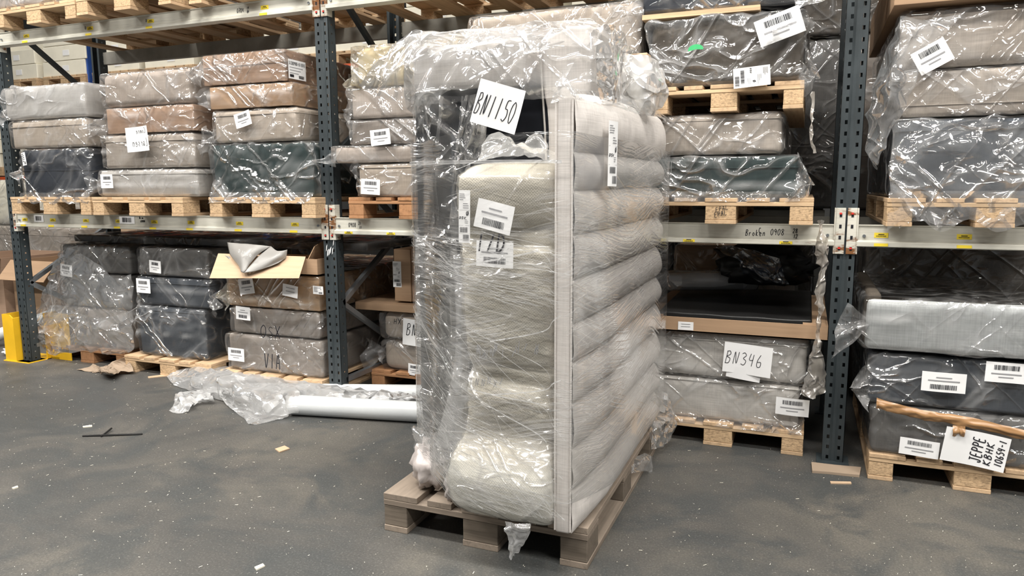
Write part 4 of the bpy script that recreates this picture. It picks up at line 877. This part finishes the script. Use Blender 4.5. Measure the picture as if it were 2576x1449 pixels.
# main drawn-together ropes
i0, im, i1 = pidx(1.26), pidx(1.56), pidx(1.86)
ms.grid(list(strand(i0, im, 1.16, 1.035, .006)), hz=.5); ms.grid(list(strand(im, i1, 1.035, 1.10, .006)), hz=.45)
for dz in (0, .012, .02, -.01, -.018): ms.grid(list(strand(i0, pidx(1.93), 1.385+dz*.3, 1.375+dz*.2, .0016)), hz=.5)
for a, b, za, zb in ((1.26, 1.6, .90, .62), (1.26, 1.6, .86, .66), (1.30, 1.88, .84, .48), (1.6, 1.88, .63, .60), (1.28, 1.5, .95, .52), (1.5, 1.88, .53, .42), (1.7, 1.93, .80, .90), (1.7, 1.93, .62, .69)): ms.grid(list(strand(pidx(a), pidx(b), za, zb, .004)), hz=.4)
sf = empty('stretch_film', (1.65, -.75, .26), 'clear stretch film with fine strands wound round the whole pile', 'stretch film')
m.build('film_layer', 'stretch', sf, smooth=True); ms.build('film_strands', 'strand', sf, smooth=True)
m = MB()       # torn lower edge and tufts
sheet([[A(1268, 1312, -1.49), A(1300, 1318, -1.50), A(1335, 1318, -1.49)], [A(1272, 1345, -1.50), A(1300, 1350, -1.51), A(1332, 1345, -1.50)], [A(1278, 1372, -1.50), A(1296, 1375, -1.51), A(1318, 1368, -1.50)], [A(1280, 1402, -1.50), A(1286, 1408, -1.50), A(1292, 1402, -1.50)]], 7, .014, 9, 20, .25, m)
m.build('torn_tail', 'loose', sf, smooth=True)
m = MB(); sheet([[A(1640, 1000, -.3), A(1672, 985, -.15), A(1690, 1020, -.05)], [A(1630, 1060, -.3), A(1680, 1060, -.12), A(1700, 1070, -.05)], [A(1640, 1130, -.35), A(1664, 1125, -.2), A(1684, 1105, -.08)]], 8, .016, 8, 18, .25, m)
sheet([[A(1585, 1160, -.62), A(1620, 1140, -.5), A(1645, 1150, -.38)], [A(1590, 1190, -.66), A(1625, 1185, -.5), A(1640, 1190, -.42)]], 8, .012, 3, 18, .2, m)
m.build('torn_skirt', 'loose', sf, smooth=True)
m = MB(); rp = catmull([A(1040, 1088, -1.18), A(1058, 1105, -1.22), A(1080, 1125, -1.28), A(1105, 1150, -1.33), A(1130, 1165, -1.36), A(1160, 1200, -1.42)], 8)
rows = []
for i, q in enumerate(rp):
    row = []
    for k in range(12):
        t_ = 2*math.pi*k/12; r_ = .022*(1+.5*math.sin(k*3+i*.7)+.7*nz(q+Vector((k, 0, 0)), 9, 2)); row.append(q+Vector((math.cos(t_)*.5*r_, -.3*r_*math.cos(t_), math.sin(t_)*r_)))
    rows.append(row)
m.grid(rows, closed_u=True, hz=.18)
sheet([[A(1040, 1070, -1.2), A(1070, 1085, -1.24), A(1110, 1090, -1.3), A(1165, 1105, -1.36)], [A(1036, 1110, -1.22), A(1070, 1140, -1.26), A(1110, 1165, -1.33), A(1160, 1180, -1.40)], [A(1052, 1150, -1.22), A(1078, 1180, -1.27), A(1120, 1195, -1.33), A(1158, 1210, -1.41)]], 8, .02, 6, 14, .14, m)
m.build('bunched_edge', 'loose', sf, smooth=True)
# crumpled pale bags on the pallet corner
def lump(name, lab, cat, c, rx, ry, rz, mat, seed, amp=.25, nseg=36, folds=9):
    c = Vector(c); rows = []
    for i in range(19):
        v = -math.pi/2+math.pi*i/18; row = []
        for k in range(nseg):
            t_ = 2*math.pi*k/nseg; d = Vector((math.cos(t_)*math.cos(v), math.sin(t_)*math.cos(v), math.sin(v)))
            s_ = 1+amp*(ridge(d, 1.6, seed)-.6)+amp*.35*math.cos(t_*folds+seed+2*v)*abs(math.cos(v))+amp*.3*nz(d, 4, seed)
            p = c+Vector((d.x*rx, d.y*ry, d.z*rz))*s_; p.z = max(p.z, c.z-rz*.8); row.append(p)
        rows.append(row)
    m = MB(); m.grid(rows, closed_u=True); o = m.build(name, mat, None, smooth=True); return tag(o, lab, cat)
lump('crumpled_bag', 'crumpled pale mauve plastic bag on the left corner of the front pallet', 'bag', (1.335, -1.235, ZP+.09), .085, .085, .105, 'bagpaper', 2.2, .32)
lump('crumpled_bag', 'small crumpled pale bag pressed against the base of the cream foam', 'bag', (1.475, -1.325, ZP+.055), .035, .04, .065, 'bagpaper', 5.2, .3)
# white bundle behind the headboard top
bg = empty('film_bag', (1.97, -.5, 1.60), 'milky bag of cream pieces hanging behind the top of the padded headboard', 'bag')
m = MB()
for (xa, xb, ya, yb) in ((1555, 1572, 140, 275), (1590, 1608, 170, 285), (1576, 1588, 150, 280)):
    a = A(xa, yb, -.62); b = A(xb, ya, -.62); m.box(a.x, b.x, -.66, -.52, a.z, b.z)
m.build('cream_piece', 'foamwhite', bg, bevel=.008)
a = A(1590, 170, -.55); b = A(1632, 135, -.55); MB().box(a.x, b.x, -.58, -.50, a.z-.08, b.z).build('brown_board', 'cardin', bg, bevel=.003)
m = MB(); sheet([[A(1545, 130, -.62), A(1590, 135, -.68), A(1635, 138, -.64), A(1660, 165, -.56)], [A(1545, 190, -.66), A(1590, 200, -.74), A(1640, 200, -.70), A(1676, 215, -.56)], [A(1548, 250, -.66), A(1590, 260, -.74), A(1640, 255, -.70), A(1672, 265, -.58)], [A(1560, 285, -.62), A(1600, 295, -.68), A(1630, 295, -.66), A(1650, 285, -.60)]], 8, .014, 4, 10, .42, m)
m.build('bag_film', MT['floorfilm'], bg, smooth=True)

# ------------------------------------------------------------------ rolls and litter on the floor
def rollthing(lab, a, b, r, mat, coremat='cardin'):
    a = Vector(a); b = Vector(b); d = (b-a).normalized(); root = empty('film_roll', (a+b)/2, lab, 'film roll')
    MB().tube([a, a+d*.004, b-d*.004, b], [r*.97, r, r, r*.97], 40).build('film_winding', mat, root, smooth=False, bevel=0)
    for s, e in ((-1, a), (1, b)): MB().tube([e+d*s*.0005, e+d*s*.003], r*.42, 20).build('core_tube', coremat, root)
    for ch in root.children: ch.data.polygons.foreach_set('use_smooth', [len(p.vertices) == 4 for p in ch.data.polygons])
    return root
MT['rollwhite'] = plain('wound_polythene', (.60, .62, .63), .28, .04, spec=.6)
a = onfloor(727, 1046); b = onfloor(1060, 1066); d = (b-a).normalized()
rollthing('thick bare roll of translucent film on the floor left of the wrapped pile', a+Vector((0, .03, .058)), b+d*.45+Vector((0, .03, .058)), .057, 'rollwhite')
a = onfloor(580, 1010); b = onfloor(1056, 1012); d = (b-a).normalized()
rr = rollthing('roll of film half unwrapped with loose film spread over it', a+Vector((0, .05, .055)), b+Vector((0, .03, .05)), .05, 'rollwhite')
F_ = onfloor
m = MB()
sheet([[F_(418, 945, .01), F_(470, 925, .05), F_(560, 912, .05), F_(660, 935, .04), F_(760, 955, .04), F_(900, 972, .04), F_(1050, 990, .04)],
       [F_(430, 960, .02), F_(500, 940, .10), F_(580, 945, .16), F_(680, 955, .14), F_(780, 968, .125), F_(910, 985, .115), F_(1052, 1000, .108)],
       [F_(445, 972, .01), F_(520, 975, .06), F_(600, 985, .13), F_(690, 995, .125), F_(790, 1000, .10), F_(920, 1005, .09), F_(1054, 1012, .085)],
       [F_(478, 985, .004), F_(560, 1010, .01), F_(640, 1040, .03), F_(700, 1045, .03), F_(740, 1040, .03), F_(800, 1030, .02), F_(900, 1025, .02)]], 9, .022, 15, 7, .36, m, .5)
sheet([[F_(550, 990, .05), F_(640, 1000, .06), F_(720, 1010, .05)], [F_(570, 1018, .015), F_(650, 1040, .02), F_(725, 1045, .015)], [F_(612, 1052, .004), F_(634, 1068, .004), F_(700, 1055, .004)]], 9, .012, 2, 10, .22, m)
sheet([[F_(425, 1035, .004), F_(450, 1040, .004), F_(472, 1036, .004)], [F_(440, 1010, .02), F_(460, 1005, .06), F_(485, 1020, .03)], [F_(450, 990, .02), F_(480, 1000, .05), F_(500, 1015, .01)], [F_(520, 985, .01), F_(535, 1000, .04), F_(540, 1010, .01)]], 8, .02, 3, 16, .30, m)
m.v = [(v[0], v[1], max(v[2], .002)) for v in m.v]
m.build('loose_film', MT['floorfilm'], rr, smooth=True)
a, b, c, e = [onfloor(x, y, .004) for x, y in ((208, 1097), (358, 1092), (255, 1098), (281, 1082))]
m = MB(); m.tube(catmull([a, (a+b)/2+Vector((0, -.005, .002)), b], 6), .005, 6); m.tube([c, e+Vector((0, 0, .01))], .005, 6); tag(m.build('plastic_strap', 'black_plastic'), 'thin black plastic strap with a short branch lying on the floor', 'strap')
def flatbit(name, lab, cat, pts, mat, z=.003, th=.003):
    P = [onfloor(x, y, z) for x, y in pts]; m = MB(); n = len(P); up = Vector((0, 0, th))
    m.add([p-Vector((0, 0, z-.0005)) for p in P]+[p+up for p in P], [tuple(range(n))[::-1], tuple(range(n, 2*n))]+[(i, (i+1) % n, n+(i+1) % n, n+i) for i in range(n)])
    return tag(m.build(name, mat), lab, cat)
flatbit('cardboard_scrap', 'small tan cardboard scrap lying alone on the open floor', 'cardboard scrap', ((692, 1130), (716, 1122), (729, 1129), (703, 1138)), 'cardin')
flatbit('cardboard_scrap', 'large torn brown cardboard strip at the foot of the right slotted frame', 'cardboard scrap', ((2041, 1165), (2100, 1172), (2166, 1178), (2162, 1198), (2130, 1195), (2085, 1190), (2043, 1187)), 'kraft', .006, .006)
flatbit('wood_splinter', 'pale splinter on the floor below the torn cardboard strip', 'splinter', ((2088, 1212), (2140, 1213), (2142, 1217), (2090, 1216)), 'cardin')
flatbit('paper_scrap', 'cream paper scrap on the floor near the bottom edge', 'paper scrap', ((640, 1428), (661, 1419), (666, 1424), (645, 1434)), 'foamwhite')
flatbit('wood_splinter', 'thin pale splinter on the floor left of the black strap', 'splinter', ((208, 1073), (231, 1070), (232, 1073), (209, 1075)), 'foamwhite')
flatbit('wood_splinter', 'tan splinter beside the loose film end on the floor', 'splinter', ((372, 948), (420, 942), (421, 946), (373, 951)), 'cardin')
flatbit('paper_scrap', 'tiny white scrap on the floor at the left', 'paper scrap', ((30, 1228), (44, 1223), (46, 1226), (33, 1230)), 'foamwhite')
m = MB(); rn = random.Random(21)
for k in range(2600):
    x, y = rn.uniform(-3.6, 3.6), rn.uniform(-3.2, .2); a = rn.uniform(0, 3.14); L = rn.choice((.001, .0012, .002, .002, .003, .006))*rn.uniform(.6, 1.2); w_ = rn.uniform(.0004, .001)
    if 1.1 < x < 2.05 and -1.4 < y < -.1: continue
    dx, dy = math.cos(a)*L, math.sin(a)*L; wx, wy = -math.sin(a)*w_, math.cos(a)*w_
    m.add([(x-dx-wx, y-dy-wy, .001), (x+dx-wx, y+dy-wy, .0015), (x+dx+wx, y+dy+wy, .0022), (x-dx+wx, y-dy+wy, .0015)], [(0, 1, 2, 3)])
tag(m.build('wood_chips', 'foamwhite'), 'tiny pale wood chips and paper crumbs scattered over the floor', 'debris', kind='stuff')
m = sheet([[F_(193, 930, .004), F_(235, 918, .02), F_(258, 925, .06), F_(280, 912, .05), F_(310, 900, .10)], [F_(215, 934, .004), F_(248, 932, .02), F_(266, 935, .07), F_(290, 925, .03), F_(330, 915, .06)], [F_(250, 938, .004), F_(272, 938, .02), F_(285, 940, .05), F_(305, 938, .02), F_(335, 932, .03)]], 8, .014, 4, 10)
m.v = [(v[0], v[1], max(v[2], .002)) for v in m.v]
tag(m.build('kraft_paper', 'kraft', None, smooth=False, solid=.002), 'crumpled brown kraft paper on the floor before the leftmost pallet', 'paper')
# hanging dirty film by the right frame
m = sheet([[A(2058, 556, -.07), A(2064, 553, -.08), A(2070, 556, -.07)], [A(2054, 600, -.06), A(2066, 600, -.09), A(2080, 602, -.06)], [A(2052, 645, -.05), A(2070, 648, -.08), A(2086, 650, -.05)], [A(2061, 680, -.05), A(2067, 680, -.06), A(2074, 680, -.05)], [A(2052, 745, -.05), A(2062, 745, -.07), A(2076, 745, -.05)], [A(2054, 800, -.05), A(2060, 800, -.06), A(2068, 800, -.05)], [A(2048, 860, -.05), A(2056, 860, -.06), A(2062, 860, -.05)], [A(2030, 930, -.03), A(2052, 935, -.06), A(2078, 930, -.03)], [A(2012, 990, -.03), A(2045, 1003, -.06), A(2075, 985, -.03)]], 6, .016, 6, 16, .25)
tag(m.build('torn_film', 'dirty', None, smooth=True), 'dusty torn film strip hanging from the middle beam beside the right slotted frame', 'film')
m = sheet([[A(2040, 230, -.13), A(2048, 230, -.14)], [A(2040, 300, -.13), A(2047, 300, -.14)], [A(2032, 330, -.13), A(2042, 330, -.15)], [A(2046, 385, -.13), A(2054, 385, -.14)]], 6, .01, 2, 20, .25)
tag(m.build('torn_film', 'dirty', None, smooth=True), 'twisted dusty film strip hanging from the taupe bundle over the beige base', 'film')
# baggy loose films attached to stacks
def loosef(parent, rows, mat='loose', amp=.018, seed=1, sc=7, hz=.12, n=8):
    m = sheet(rows, n, amp, seed, sc, hz); return m.build('loose_film', mat, bpy.data.objects[parent], smooth=True)
def byl(sub):
    for o in bpy.data.objects:
        if 'label' in o and sub in o['label'] and not o.parent: return o.name
loosef(byl('below the carton in the right bay'), [[A(2262, 55, -.10), A(2270, 40, -.14), A(2330, 50, -.13), A(2420, 35, -.12)], [A(2215, 150, -.06), A(2250, 140, -.15), A(2270, 150, -.15), A(2330, 130, -.13)], [A(2185, 260, -.04), A(2225, 255, -.15), A(2255, 260, -.16), A(2290, 240, -.13)], [A(2175, 370, -.04), A(2195, 375, -.10), A(2220, 360, -.13), A(2245, 330, -.12)], [A(2190, 420, -.04), A(2200, 430, -.06), A(2206, 415, -.08), A(2212, 395, -.08)]], seed=3)
loosef(byl('big slate base'), [[A(2250, 310, -.14), A(2330, 300, -.15), A(2450, 310, -.15), A(2600, 300, -.15)], [A(2238, 400, -.13), A(2300, 400, -.17), A(2450, 410, -.16), A(2600, 400, -.16)], [A(2240, 480, -.13), A(2330, 490, -.18), A(2450, 500, -.17), A(2600, 480, -.17)], [A(2262, 575, -.13), A(2290, 560, -.17), A(2400, 550, -.16), A(2600, 520, -.16)]], seed=5, hz=.03, amp=.02, mat='filmd')
loosef(byl('grey-brown base half hidden'), [[A(150, 630, .12), A(180, 625, .10), A(240, 660, .09), A(290, 700, .08), A(330, 690, .1)], [A(130, 690, .12), A(180, 690, .06), A(240, 720, .05), A(290, 740, .05), A(335, 720, .1)], [A(100, 760, .12), A(160, 770, .04), A(220, 775, .03), A(280, 790, .05), A(330, 780, .1)], [A(75, 800, .10), A(120, 820, .04), A(180, 800, .03), A(250, 830, .05), A(320, 800, .1)]], seed=7, hz=.10, amp=.026)
loosef(byl('taupe base in baggy film'), [[A(120, 770, .10), A(160, 770, .08), A(230, 800, .06), A(300, 790, .08), A(330, 780, .1)], [A(90, 830, .08), A(150, 830, .04), A(230, 840, .03), A(290, 820, .07), A(335, 820, .1)], [A(100, 870, .07), A(140, 885, .04), A(200, 870, .04), A(280, 880, .08), A(340, 870, .1)], [A(118, 888, .06), A(140, 895, .06), A(200, 885, .06), A(280, 888, .1), A(330, 886, .1)]], seed=9, hz=.10, amp=.026)

# dark flat panel across the low left stacks, opened carton and mailer
G('wrapped_mattress', 'long flat dark mattress in film lying across the low left stacks', 'mattress', -2.56, .10, .896, .955, yf=.25, d=1.0, body='dgrey', wrap='filmd', crumple=.02)
oc = empty('opened_carton', (-.45, .06, .768), 'opened brown carton with a wide front flap holding grey plastic', 'carton')
x0, x1 = -.80, -.10; z0 = .768
m = MB(); m.box(x0, x1, 0, .008, z0, z0+.10); m.box(x0, x1, .225, .233, z0, z0+.10); m.box(x0, x0+.008, .008, .225, z0, z0+.10); m.box(x1-.008, x1, .008, .225, z0, z0+.10); m.box(x0, x1, 0, .233, z0, z0+.006); m.build('carton_body', 'card', oc)
m = MB(); P4 = [A(527, 700, -.14), A(752, 700, -.14), A(768, 648, -.01), A(548, 640, -.01)]; m.add(P4+[p+Vector((0, .004, .006)) for p in P4], [(0, 1, 2, 3), (7, 6, 5, 4), (0, 4, 5, 1), (1, 5, 6, 2), (2, 6, 7, 3), (3, 7, 4, 0)]); m.build('front_flap', 'cardin', oc)
P4 = [A(770, 660, .0), A(822, 668, .22), A(822, 600, .20), A(790, 620, .02)]; m = MB(); m.add(P4+[p+Vector((.006, 0, 0)) for p in P4], [(0, 1, 2, 3), (7, 6, 5, 4), (0, 4, 5, 1), (1, 5, 6, 2), (2, 6, 7, 3), (3, 7, 4, 0)]); m.build('side_flap', 'card', oc)
m = MB(); P_3 = lambda *a: [A(*q) for q in a]
sheet([P_3((572, 610, -.02), (630, 615, -.05), (682, 620, -.02)), P_3((580, 640, -.06), (610, 645, -.12), (650, 640, -.06)), P_3((600, 670, -.12), (612, 686, -.16), (625, 668, -.12))], 8, .004, 3, 6, 0, m)
sheet([P_3((682, 620, -.02), (700, 632, -.05), (723, 628, -.02)), P_3((650, 645, -.08), (690, 650, -.09), (718, 648, -.03)), P_3((612, 687, -.16), (650, 680, -.13), (700, 662, -.08))], 8, .004, 5, 6, 0, m)
sheet([P_3((558, 640, .0), (575, 645, -.03), (590, 650, .0)), P_3((575, 665, -.03), (585, 672, -.06), (600, 675, -.05))], 8, .003, 5, 6, 0, m)
mo = m.build('plastic_mailer', 'mailer', None, smooth=True, solid=.002); tag(mo, 'folded grey plastic mailing bag lying on the opened carton', 'mailing bag')
m = MB(); strokes(m, 'beare'.replace('b', 'd').replace('d', 'o'), frame(A(633, 640, -.135), (-1, 0, .30), (-.30, 0, -1)), 0, 0, .035, .022, .003); m.build('printed_letters', 'white', mo)

# low centre-right: carton tray with black wrapped panel, bubble wrap and bags
tr_ = empty('carton_tray', (2.31, .5, .576), 'shallow brown carton tray with a black wrapped panel in it', 'carton')
m = MB(); m.box(1.87, 2.75, .02, .03, .576, .648); m.box(1.87, 1.88, .03, 1.0, .576, .648); m.box(2.74, 2.75, .03, 1.0, .576, .648); m.box(1.87, 2.75, 1.0, 1.01, .576, .648); m.box(1.87, 2.75, .02, 1.0, .576, .582)
m.box(1.88, 1.98, .03, 1.0, .648, .652); m.box(2.64, 2.74, .03, 1.0, .648, .652); m.build('tray_body', 'card', tr_)
label(tr_, at(1725, 820, .017), .075, .042, 0, kind='tiny', seed=3, curl=.001)
shell(1.95, 2.68, .06, .98, .600, .665, .01, .04, lambda p, n: (Vector((0, 0, .015*(p.y-.06)/.92+.004*nz(p, 9, 3))), 0), .05).build('black_wrapped_panel', 'black_plastic', tr_, smooth=True)
rollb = empty('bubble_wrap_roll', (2.15, .75, .77), 'pale bubble wrap roll lying behind the black wrapped panel', 'bubble wrap')
MB().tube([(1.90, .60, .755), (2.38, .78, .755)], .06, 28).build('bubble_winding', 'milky', rollb, smooth=True); MB().tube([(1.905, .602, .755), (2.375, .778, .755)], .054, 28).build('inner_winding', 'white', rollb)
lump('dark_bag', 'dark blue glossy plastic bag slumped under the middle beam', 'bag', (2.42, .72, .85), .26, .16, .13, 'black_plastic', 3.7, .35)
loosef('dark_bag', [[A(1800, 622, .45), A(1850, 618, .45), A(1960, 650, .5)], [A(1850, 650, .42), A(1900, 680, .42), A(1970, 690, .5)], [A(1870, 690, .45), A(1920, 710, .45), A(1985, 715, .5)]], 'blue_film', .03, 3, 9, .0)
G('wrapped_bed_base', 'dark taupe base deep in the shelf behind the bubble wrap', 'bed base', 1.85, 2.6, .12, .96, yf=1.35, d=.5, body='taupe', wrap='filmd')
# low right: silver tub and dark one behind
tb = empty('wrapped_bed_base', (3.31, .1, .585), 'silver grey base in clear film, open on top, uppermost of the right floor stack', 'bed base')
m = shell(2.895, 3.76, -.16, -.09, .59, .808, .028, .035, lambda p, n: (.003*nz(p, 8, 3), 0), .03); m.build('upholstered_body', 'silver', tb, smooth=True)
shell(2.895, 2.955, -.09, .75, .59, .83, .02, .05, None, .1).build('side_rail', 'brown', tb, smooth=True); MB().box(2.93, 3.76, -.09, .75, .59, .64).build('inner_board', 'brown', tb)
m = shell(2.87, 3.77, -.18, .76, .588, .822, .03, .03, lambda p, n: (.010*(ridge(p, 4, 7)-.4), (.5*math.exp(-((p.z-.74+.06*(p.x-2.9)+.01*nz(p, 5, 2))/.006)**2) if n.y < -.5 else 0)+.1*max(0, ridge(p, 4, 7)-.7)), .06)
ear(m, (2.90, -.14, .69), (-1, -.2, -.25), .13, (.2, .3, 1), .13, 4.4, True, .15)
m.build('plastic_wrap', 'thin', tb, smooth=True)
G('wrapped_bed_base', 'dark brown base in film standing behind the silver one', 'bed base', 2.93, 3.76, .58, .99, yf=.78, d=.6, body='brown', wrap='filmd')
G('wrapped_bed_base', 'dark brown base under the standing one, rear of the right floor stack', 'bed base', 2.93, 3.76, .0, .578, yf=1.22, d=.4, body='brown', wrap=None)

# ------------------------------------------------------------------ left end: guard, cartons, sofa base
gd = empty('post_guard', (-2.78, 0, 0), 'yellow steel post guard around the foot of the left slotted frame', 'post guard')
p0 = onfloor(33, 905); p1 = onfloor(80, 914)
m = MB(); m.add([(-2.985, -.04, 0), (-2.865, -.04, 0), (-2.865, -.04, .335), (-2.90, -.04, .36), (-2.985, -.04, .36), (-2.985, -.034, 0), (-2.865, -.034, 0), (-2.865, -.034, .335), (-2.90, -.034, .36), (-2.985, -.034, .36)], [(0, 1, 2, 3, 4), (9, 8, 7, 6, 5), (0, 5, 6, 1), (1, 6, 7, 2), (2, 7, 8, 3), (3, 8, 9, 4), (4, 9, 5, 0)])
m.build('guard_plate', 'yellow', gd)
MB().box(-2.985, -2.979, -.034, .10, 0, .36).build('guard_plate', 'yellow', gd); MB().box(-2.875, -2.865, -.034, .02, 0, .335).build('guard_plate', 'yellow', gd)
MB().box(-2.72, -2.50, .13, .138, .10, .36).build('guard_plate', 'yellow', gd, bevel=.002); MB().box(-2.72, -2.50, .13, .138, 0, .06).build('guard_plate', 'yellow', gd, bevel=.002)
MB().box(-2.73, -2.72, .10, .20, 0, .36).build('guard_plate', 'yellow', gd); MB().box(-3.0, -2.72, -.05, .21, 0, .006).build('base_plate', 'yellow', gd)
def open_carton(lab, x0, x1, yf, d, h, mat, flaps):
    r = empty('carton', ((x0+x1)/2, yf+d/2, 0), lab, 'carton'); m = MB(); w = .007
    m.box(x0, x1, yf, yf+w, 0, h); m.box(x0, x1, yf+d-w, yf+d, 0, h); m.box(x0, x0+w, yf+w, yf+d-w, 0, h); m.box(x1-w, x1, yf+w, yf+d-w, 0, h); m.box(x0, x1, yf, yf+d, 0, w)
    m.build('carton_body', mat, r)
    for a_, b_, c_, e_ in flaps:
        m = MB(); P4 = [Vector(p) for p in (a_, b_, c_, e_)]; m.add(P4, [(0, 1, 2, 3)]); m.build('flap', 'card', r, solid=.006)
open_carton('open-topped brown carton with pale flaps standing behind the left slotted frame', -4.02, -3.42, .75, .7, .66, 'card', (((-4.02, .75, .66), (-3.42, .75, .66), (-3.40, .60, .50), (-4.0, .60, .50)), ((-4.02, 1.45, .66), (-3.42, 1.45, .66), (-3.42, 1.65, .72), (-4.02, 1.65, .72)), ((-3.42, .75, .66), (-3.42, 1.45, .66), (-3.24, 1.45, .60), (-3.24, .75, .60))))
open_carton('large brown carton cut by the left edge of the view', -4.85, -4.08, .7, .7, .68, 'card2', (((-4.85, .70, .68), (-4.08, .70, .68), (-4.08, .55, .52), (-4.85, .55, .52)),))
G('carton', 'plain brown carton on the floor between the open carton and the taupe stack', 'carton', -3.36, -2.86, 0, .50, yf=1.0, d=.6, body='card2', wrap=None)
G('wrapped_sofa_base', 'pale linen sofa base in film behind the cartons at the left', 'sofa base', -6.2, -4.55, .58, .88, yf=1.85, d=.9, body='beige', wrap='filmd', lid=.7)
MB().box(-6.2, -4.55, 1.9, 2.7, 0, .575).build('storage_crate', 'cardin'); tag(bpy.data.objects['storage_crate'], 'pale crate under the linen sofa base at the far left', 'crate')
G('wrapped_mattress', 'thick cream mattress in film lying on the linen sofa base at the far left', 'mattress', -6.9, -5.25, .885, 1.40, yf=2.0, d=.8, body='foamwhite', wrap='milky', r=.12)
G('carton', 'tall pale carton in the aisle behind the left bay', 'carton', -4.45, -3.8, 0, .95, yf=2.2, d=.6, body='cardin', wrap=None)
G('wrapped_bed_base', 'pale grey base in film on the floor of the aisle behind the left bay', 'bed base', -3.7, -2.4, 0, .62, yf=2.1, d=.7, body='grey', wrap='film', lid=.8)
rollthing('white film roll leaning on the cartons at the left edge', (-3.62, .20, .06), (-3.30, .62, .24), .05, 'rollwhite')
lump('crumpled_paper', 'crumpled white paper on the floor behind the yellow post guard', 'paper', (-3.12, .12, .03), .09, .07, .035, 'white', 2.9, .4)
# ------------------------------------------------------------------ the rack behind
def backrack(x, n):
    for k in range(n+1):
        r = empty('rear_rack_post', (x+k*2.8, 3.4, 0), '', 'rack post'); r['label'] = ['leftmost blue', 'second blue', 'third blue', 'fourth blue', 'fifth blue', 'rightmost blue'][k]+' post of the dim rack behind'
        MB().box(x+k*2.8-.03, x+k*2.8+.03, 3.4, 3.47, 0, 4.2).build('post', 'blue', r); MB().box(x+k*2.8-.045, x+k*2.8+.045, 4.3, 4.37, 0, 4.2).build('post', 'blue', r)
    for k in range(n):
        for z, nm in ((1.41, 'lower'), (2.59, 'upper')):
            r = empty('rear_rack_beam', (x+k*2.8+1.4, 3.4, z), nm+' orange beam in bay %s of the dim rack behind' % ['one', 'two', 'three', 'four', 'five'][k], 'beam')
            MB().box(x+k*2.8+.045, x+k*2.8+2.755, 3.38, 3.42, z-.06, z+.055).build('beam_body', 'orange', r); MB().box(x+k*2.8+.045, x+k*2.8+2.755, 4.3, 4.34, z-.06, z+.06).build('beam_body', 'orange', r)
backrack(-9.0, 5)
pb = pallet('pallet', 'pallet', -8.8, 3.36, 1.48)
names = ['first', 'second', 'third', 'fourth', 'fifth', 'sixth', 'seventh', 'eighth', 'ninth', 'tenth', 'eleventh', 'twelfth', 'thirteenth', 'fourteenth', 'fifteenth']
bx = None
for lv, z in (('lower', 1.48), ('upper', 2.66)):
    for i in range(15):
        x = -8.85+i*.93
        o = pb if (i == 0 and lv == 'lower') else pallet('pallet', '', x, 3.36, z, proto=pb)
        o['label'] = '%s pallet from the left on the %s level of the rack behind' % (names[i], lv); o['group'] = 'pallets in the rack behind'
        for j in range(2+(i*7+len(lv)) % 3):
            if bx is None:
                bx = empty('pale_carton', (0, 0, 0), 'x', 'carton', 'pale cartons in the rack behind')
                shell(-.4, .4, 0, 1.1, 0, .19, .008, .2, None, .3).build('carton_body', MT['foamwhite'], bx); MB().box(-.02, .10, -.004, -.001, .06, .13).build('label_sheet', 'paper', bx)
                c = bx
            else:
                c = bx.copy(); COL.objects.link(c)
                for ch in bx.children: d_ = ch.copy(); COL.objects.link(d_); d_.parent = c
            c.location = (x+.4+.03*math.sin(i*3+j), 3.38, z+.12+j*.195)
            c['label'] = 'pale carton, layer %s of the %s %s-level stack in the rack behind' % (['one', 'two', 'three', 'four'][j], names[i], lv)

# added second-row goods: block light and hide the wall behind two bays
for i, (xa, xb, za, zb, mat, lab) in enumerate(((-.2, .7, 0, .85, 'taupe', 'added dark bundle on the floor behind the upright cartons'), (.8, 1.7, 0, .9, 'dgrey', 'added grey bundle on the floor behind the wrapped pile'), (1.8, 2.7, 0, .98, 'brown', 'added brown bundle behind the carton tray and bubble wrap'), (2.8, 3.8, 0, .95, 'dgrey', 'added grey bundle on the floor behind the right hand stack'),
        (-.2, .7, 1.13, 2.25, 'dgrey', 'added grey bundle on the second row shelf behind the yellowish foam'), (.8, 1.7, 1.13, 2.2, 'taupe', 'added taupe bundle on the second row shelf behind the tall beige base'), (1.8, 2.82, 1.13, 2.28, 'dgrey', 'added grey bundle on the second row shelf behind the dark green base'), (2.86, 3.85, 1.13, 2.3, 'taupe', 'added taupe bundle on the second row shelf behind the right bay stack'))):
    G('wrapped_bundle', lab, 'bundle', xa, xb, za, zb, yf=1.95, d=.8, body=mat, wrap='filmd', crumple=.02, res=.05)
for xa, xb, nm in ((-.3, 2.75, 'centre'), (2.8, 5.6, 'right')):
    for y in (2.0, 2.6):
        r = empty('rack_beam', ((xa+xb)/2, y, 1.02), 'grey second row beam behind the %s bay, %s' % (nm, 'nearer' if y < 2.2 else 'farther'), 'beam'); MB().box(xa, xb, y, y+.04, 1.02, 1.12).build('beam_body', 'darkbeam', r)

G('wrapped_bed_base', 'pinkish base in milky film on the top left pallet', 'bed base', -2.62, -1.84, ZT1+.12, ZT1+.34, yf=-.10, body='pink', wrap='milky')
G('wrapped_bed_base', 'dark grey base on the pallet right of the pinkish one at the top left', 'bed base', -1.74, -.98, ZT1+.12, ZT1+.34, yf=-.10, body='dgrey', wrap='film')
G('wrapped_bed_base', 'taupe base low behind the bubble wrap roll', 'bed base', 1.86, 2.30, .655, .93, yf=1.03, d=.3, body='card', wrap='film')

G('wrapped_bundle', 'added dark bundle topmost in the second row, behind the right slotted frame', 'bundle', 1.8, 3.85, 2.31, 2.8, yf=1.95, d=.8, body='brown', wrap='filmd', res=.06)  # added bundle that darkens the gap and hides the orange beam
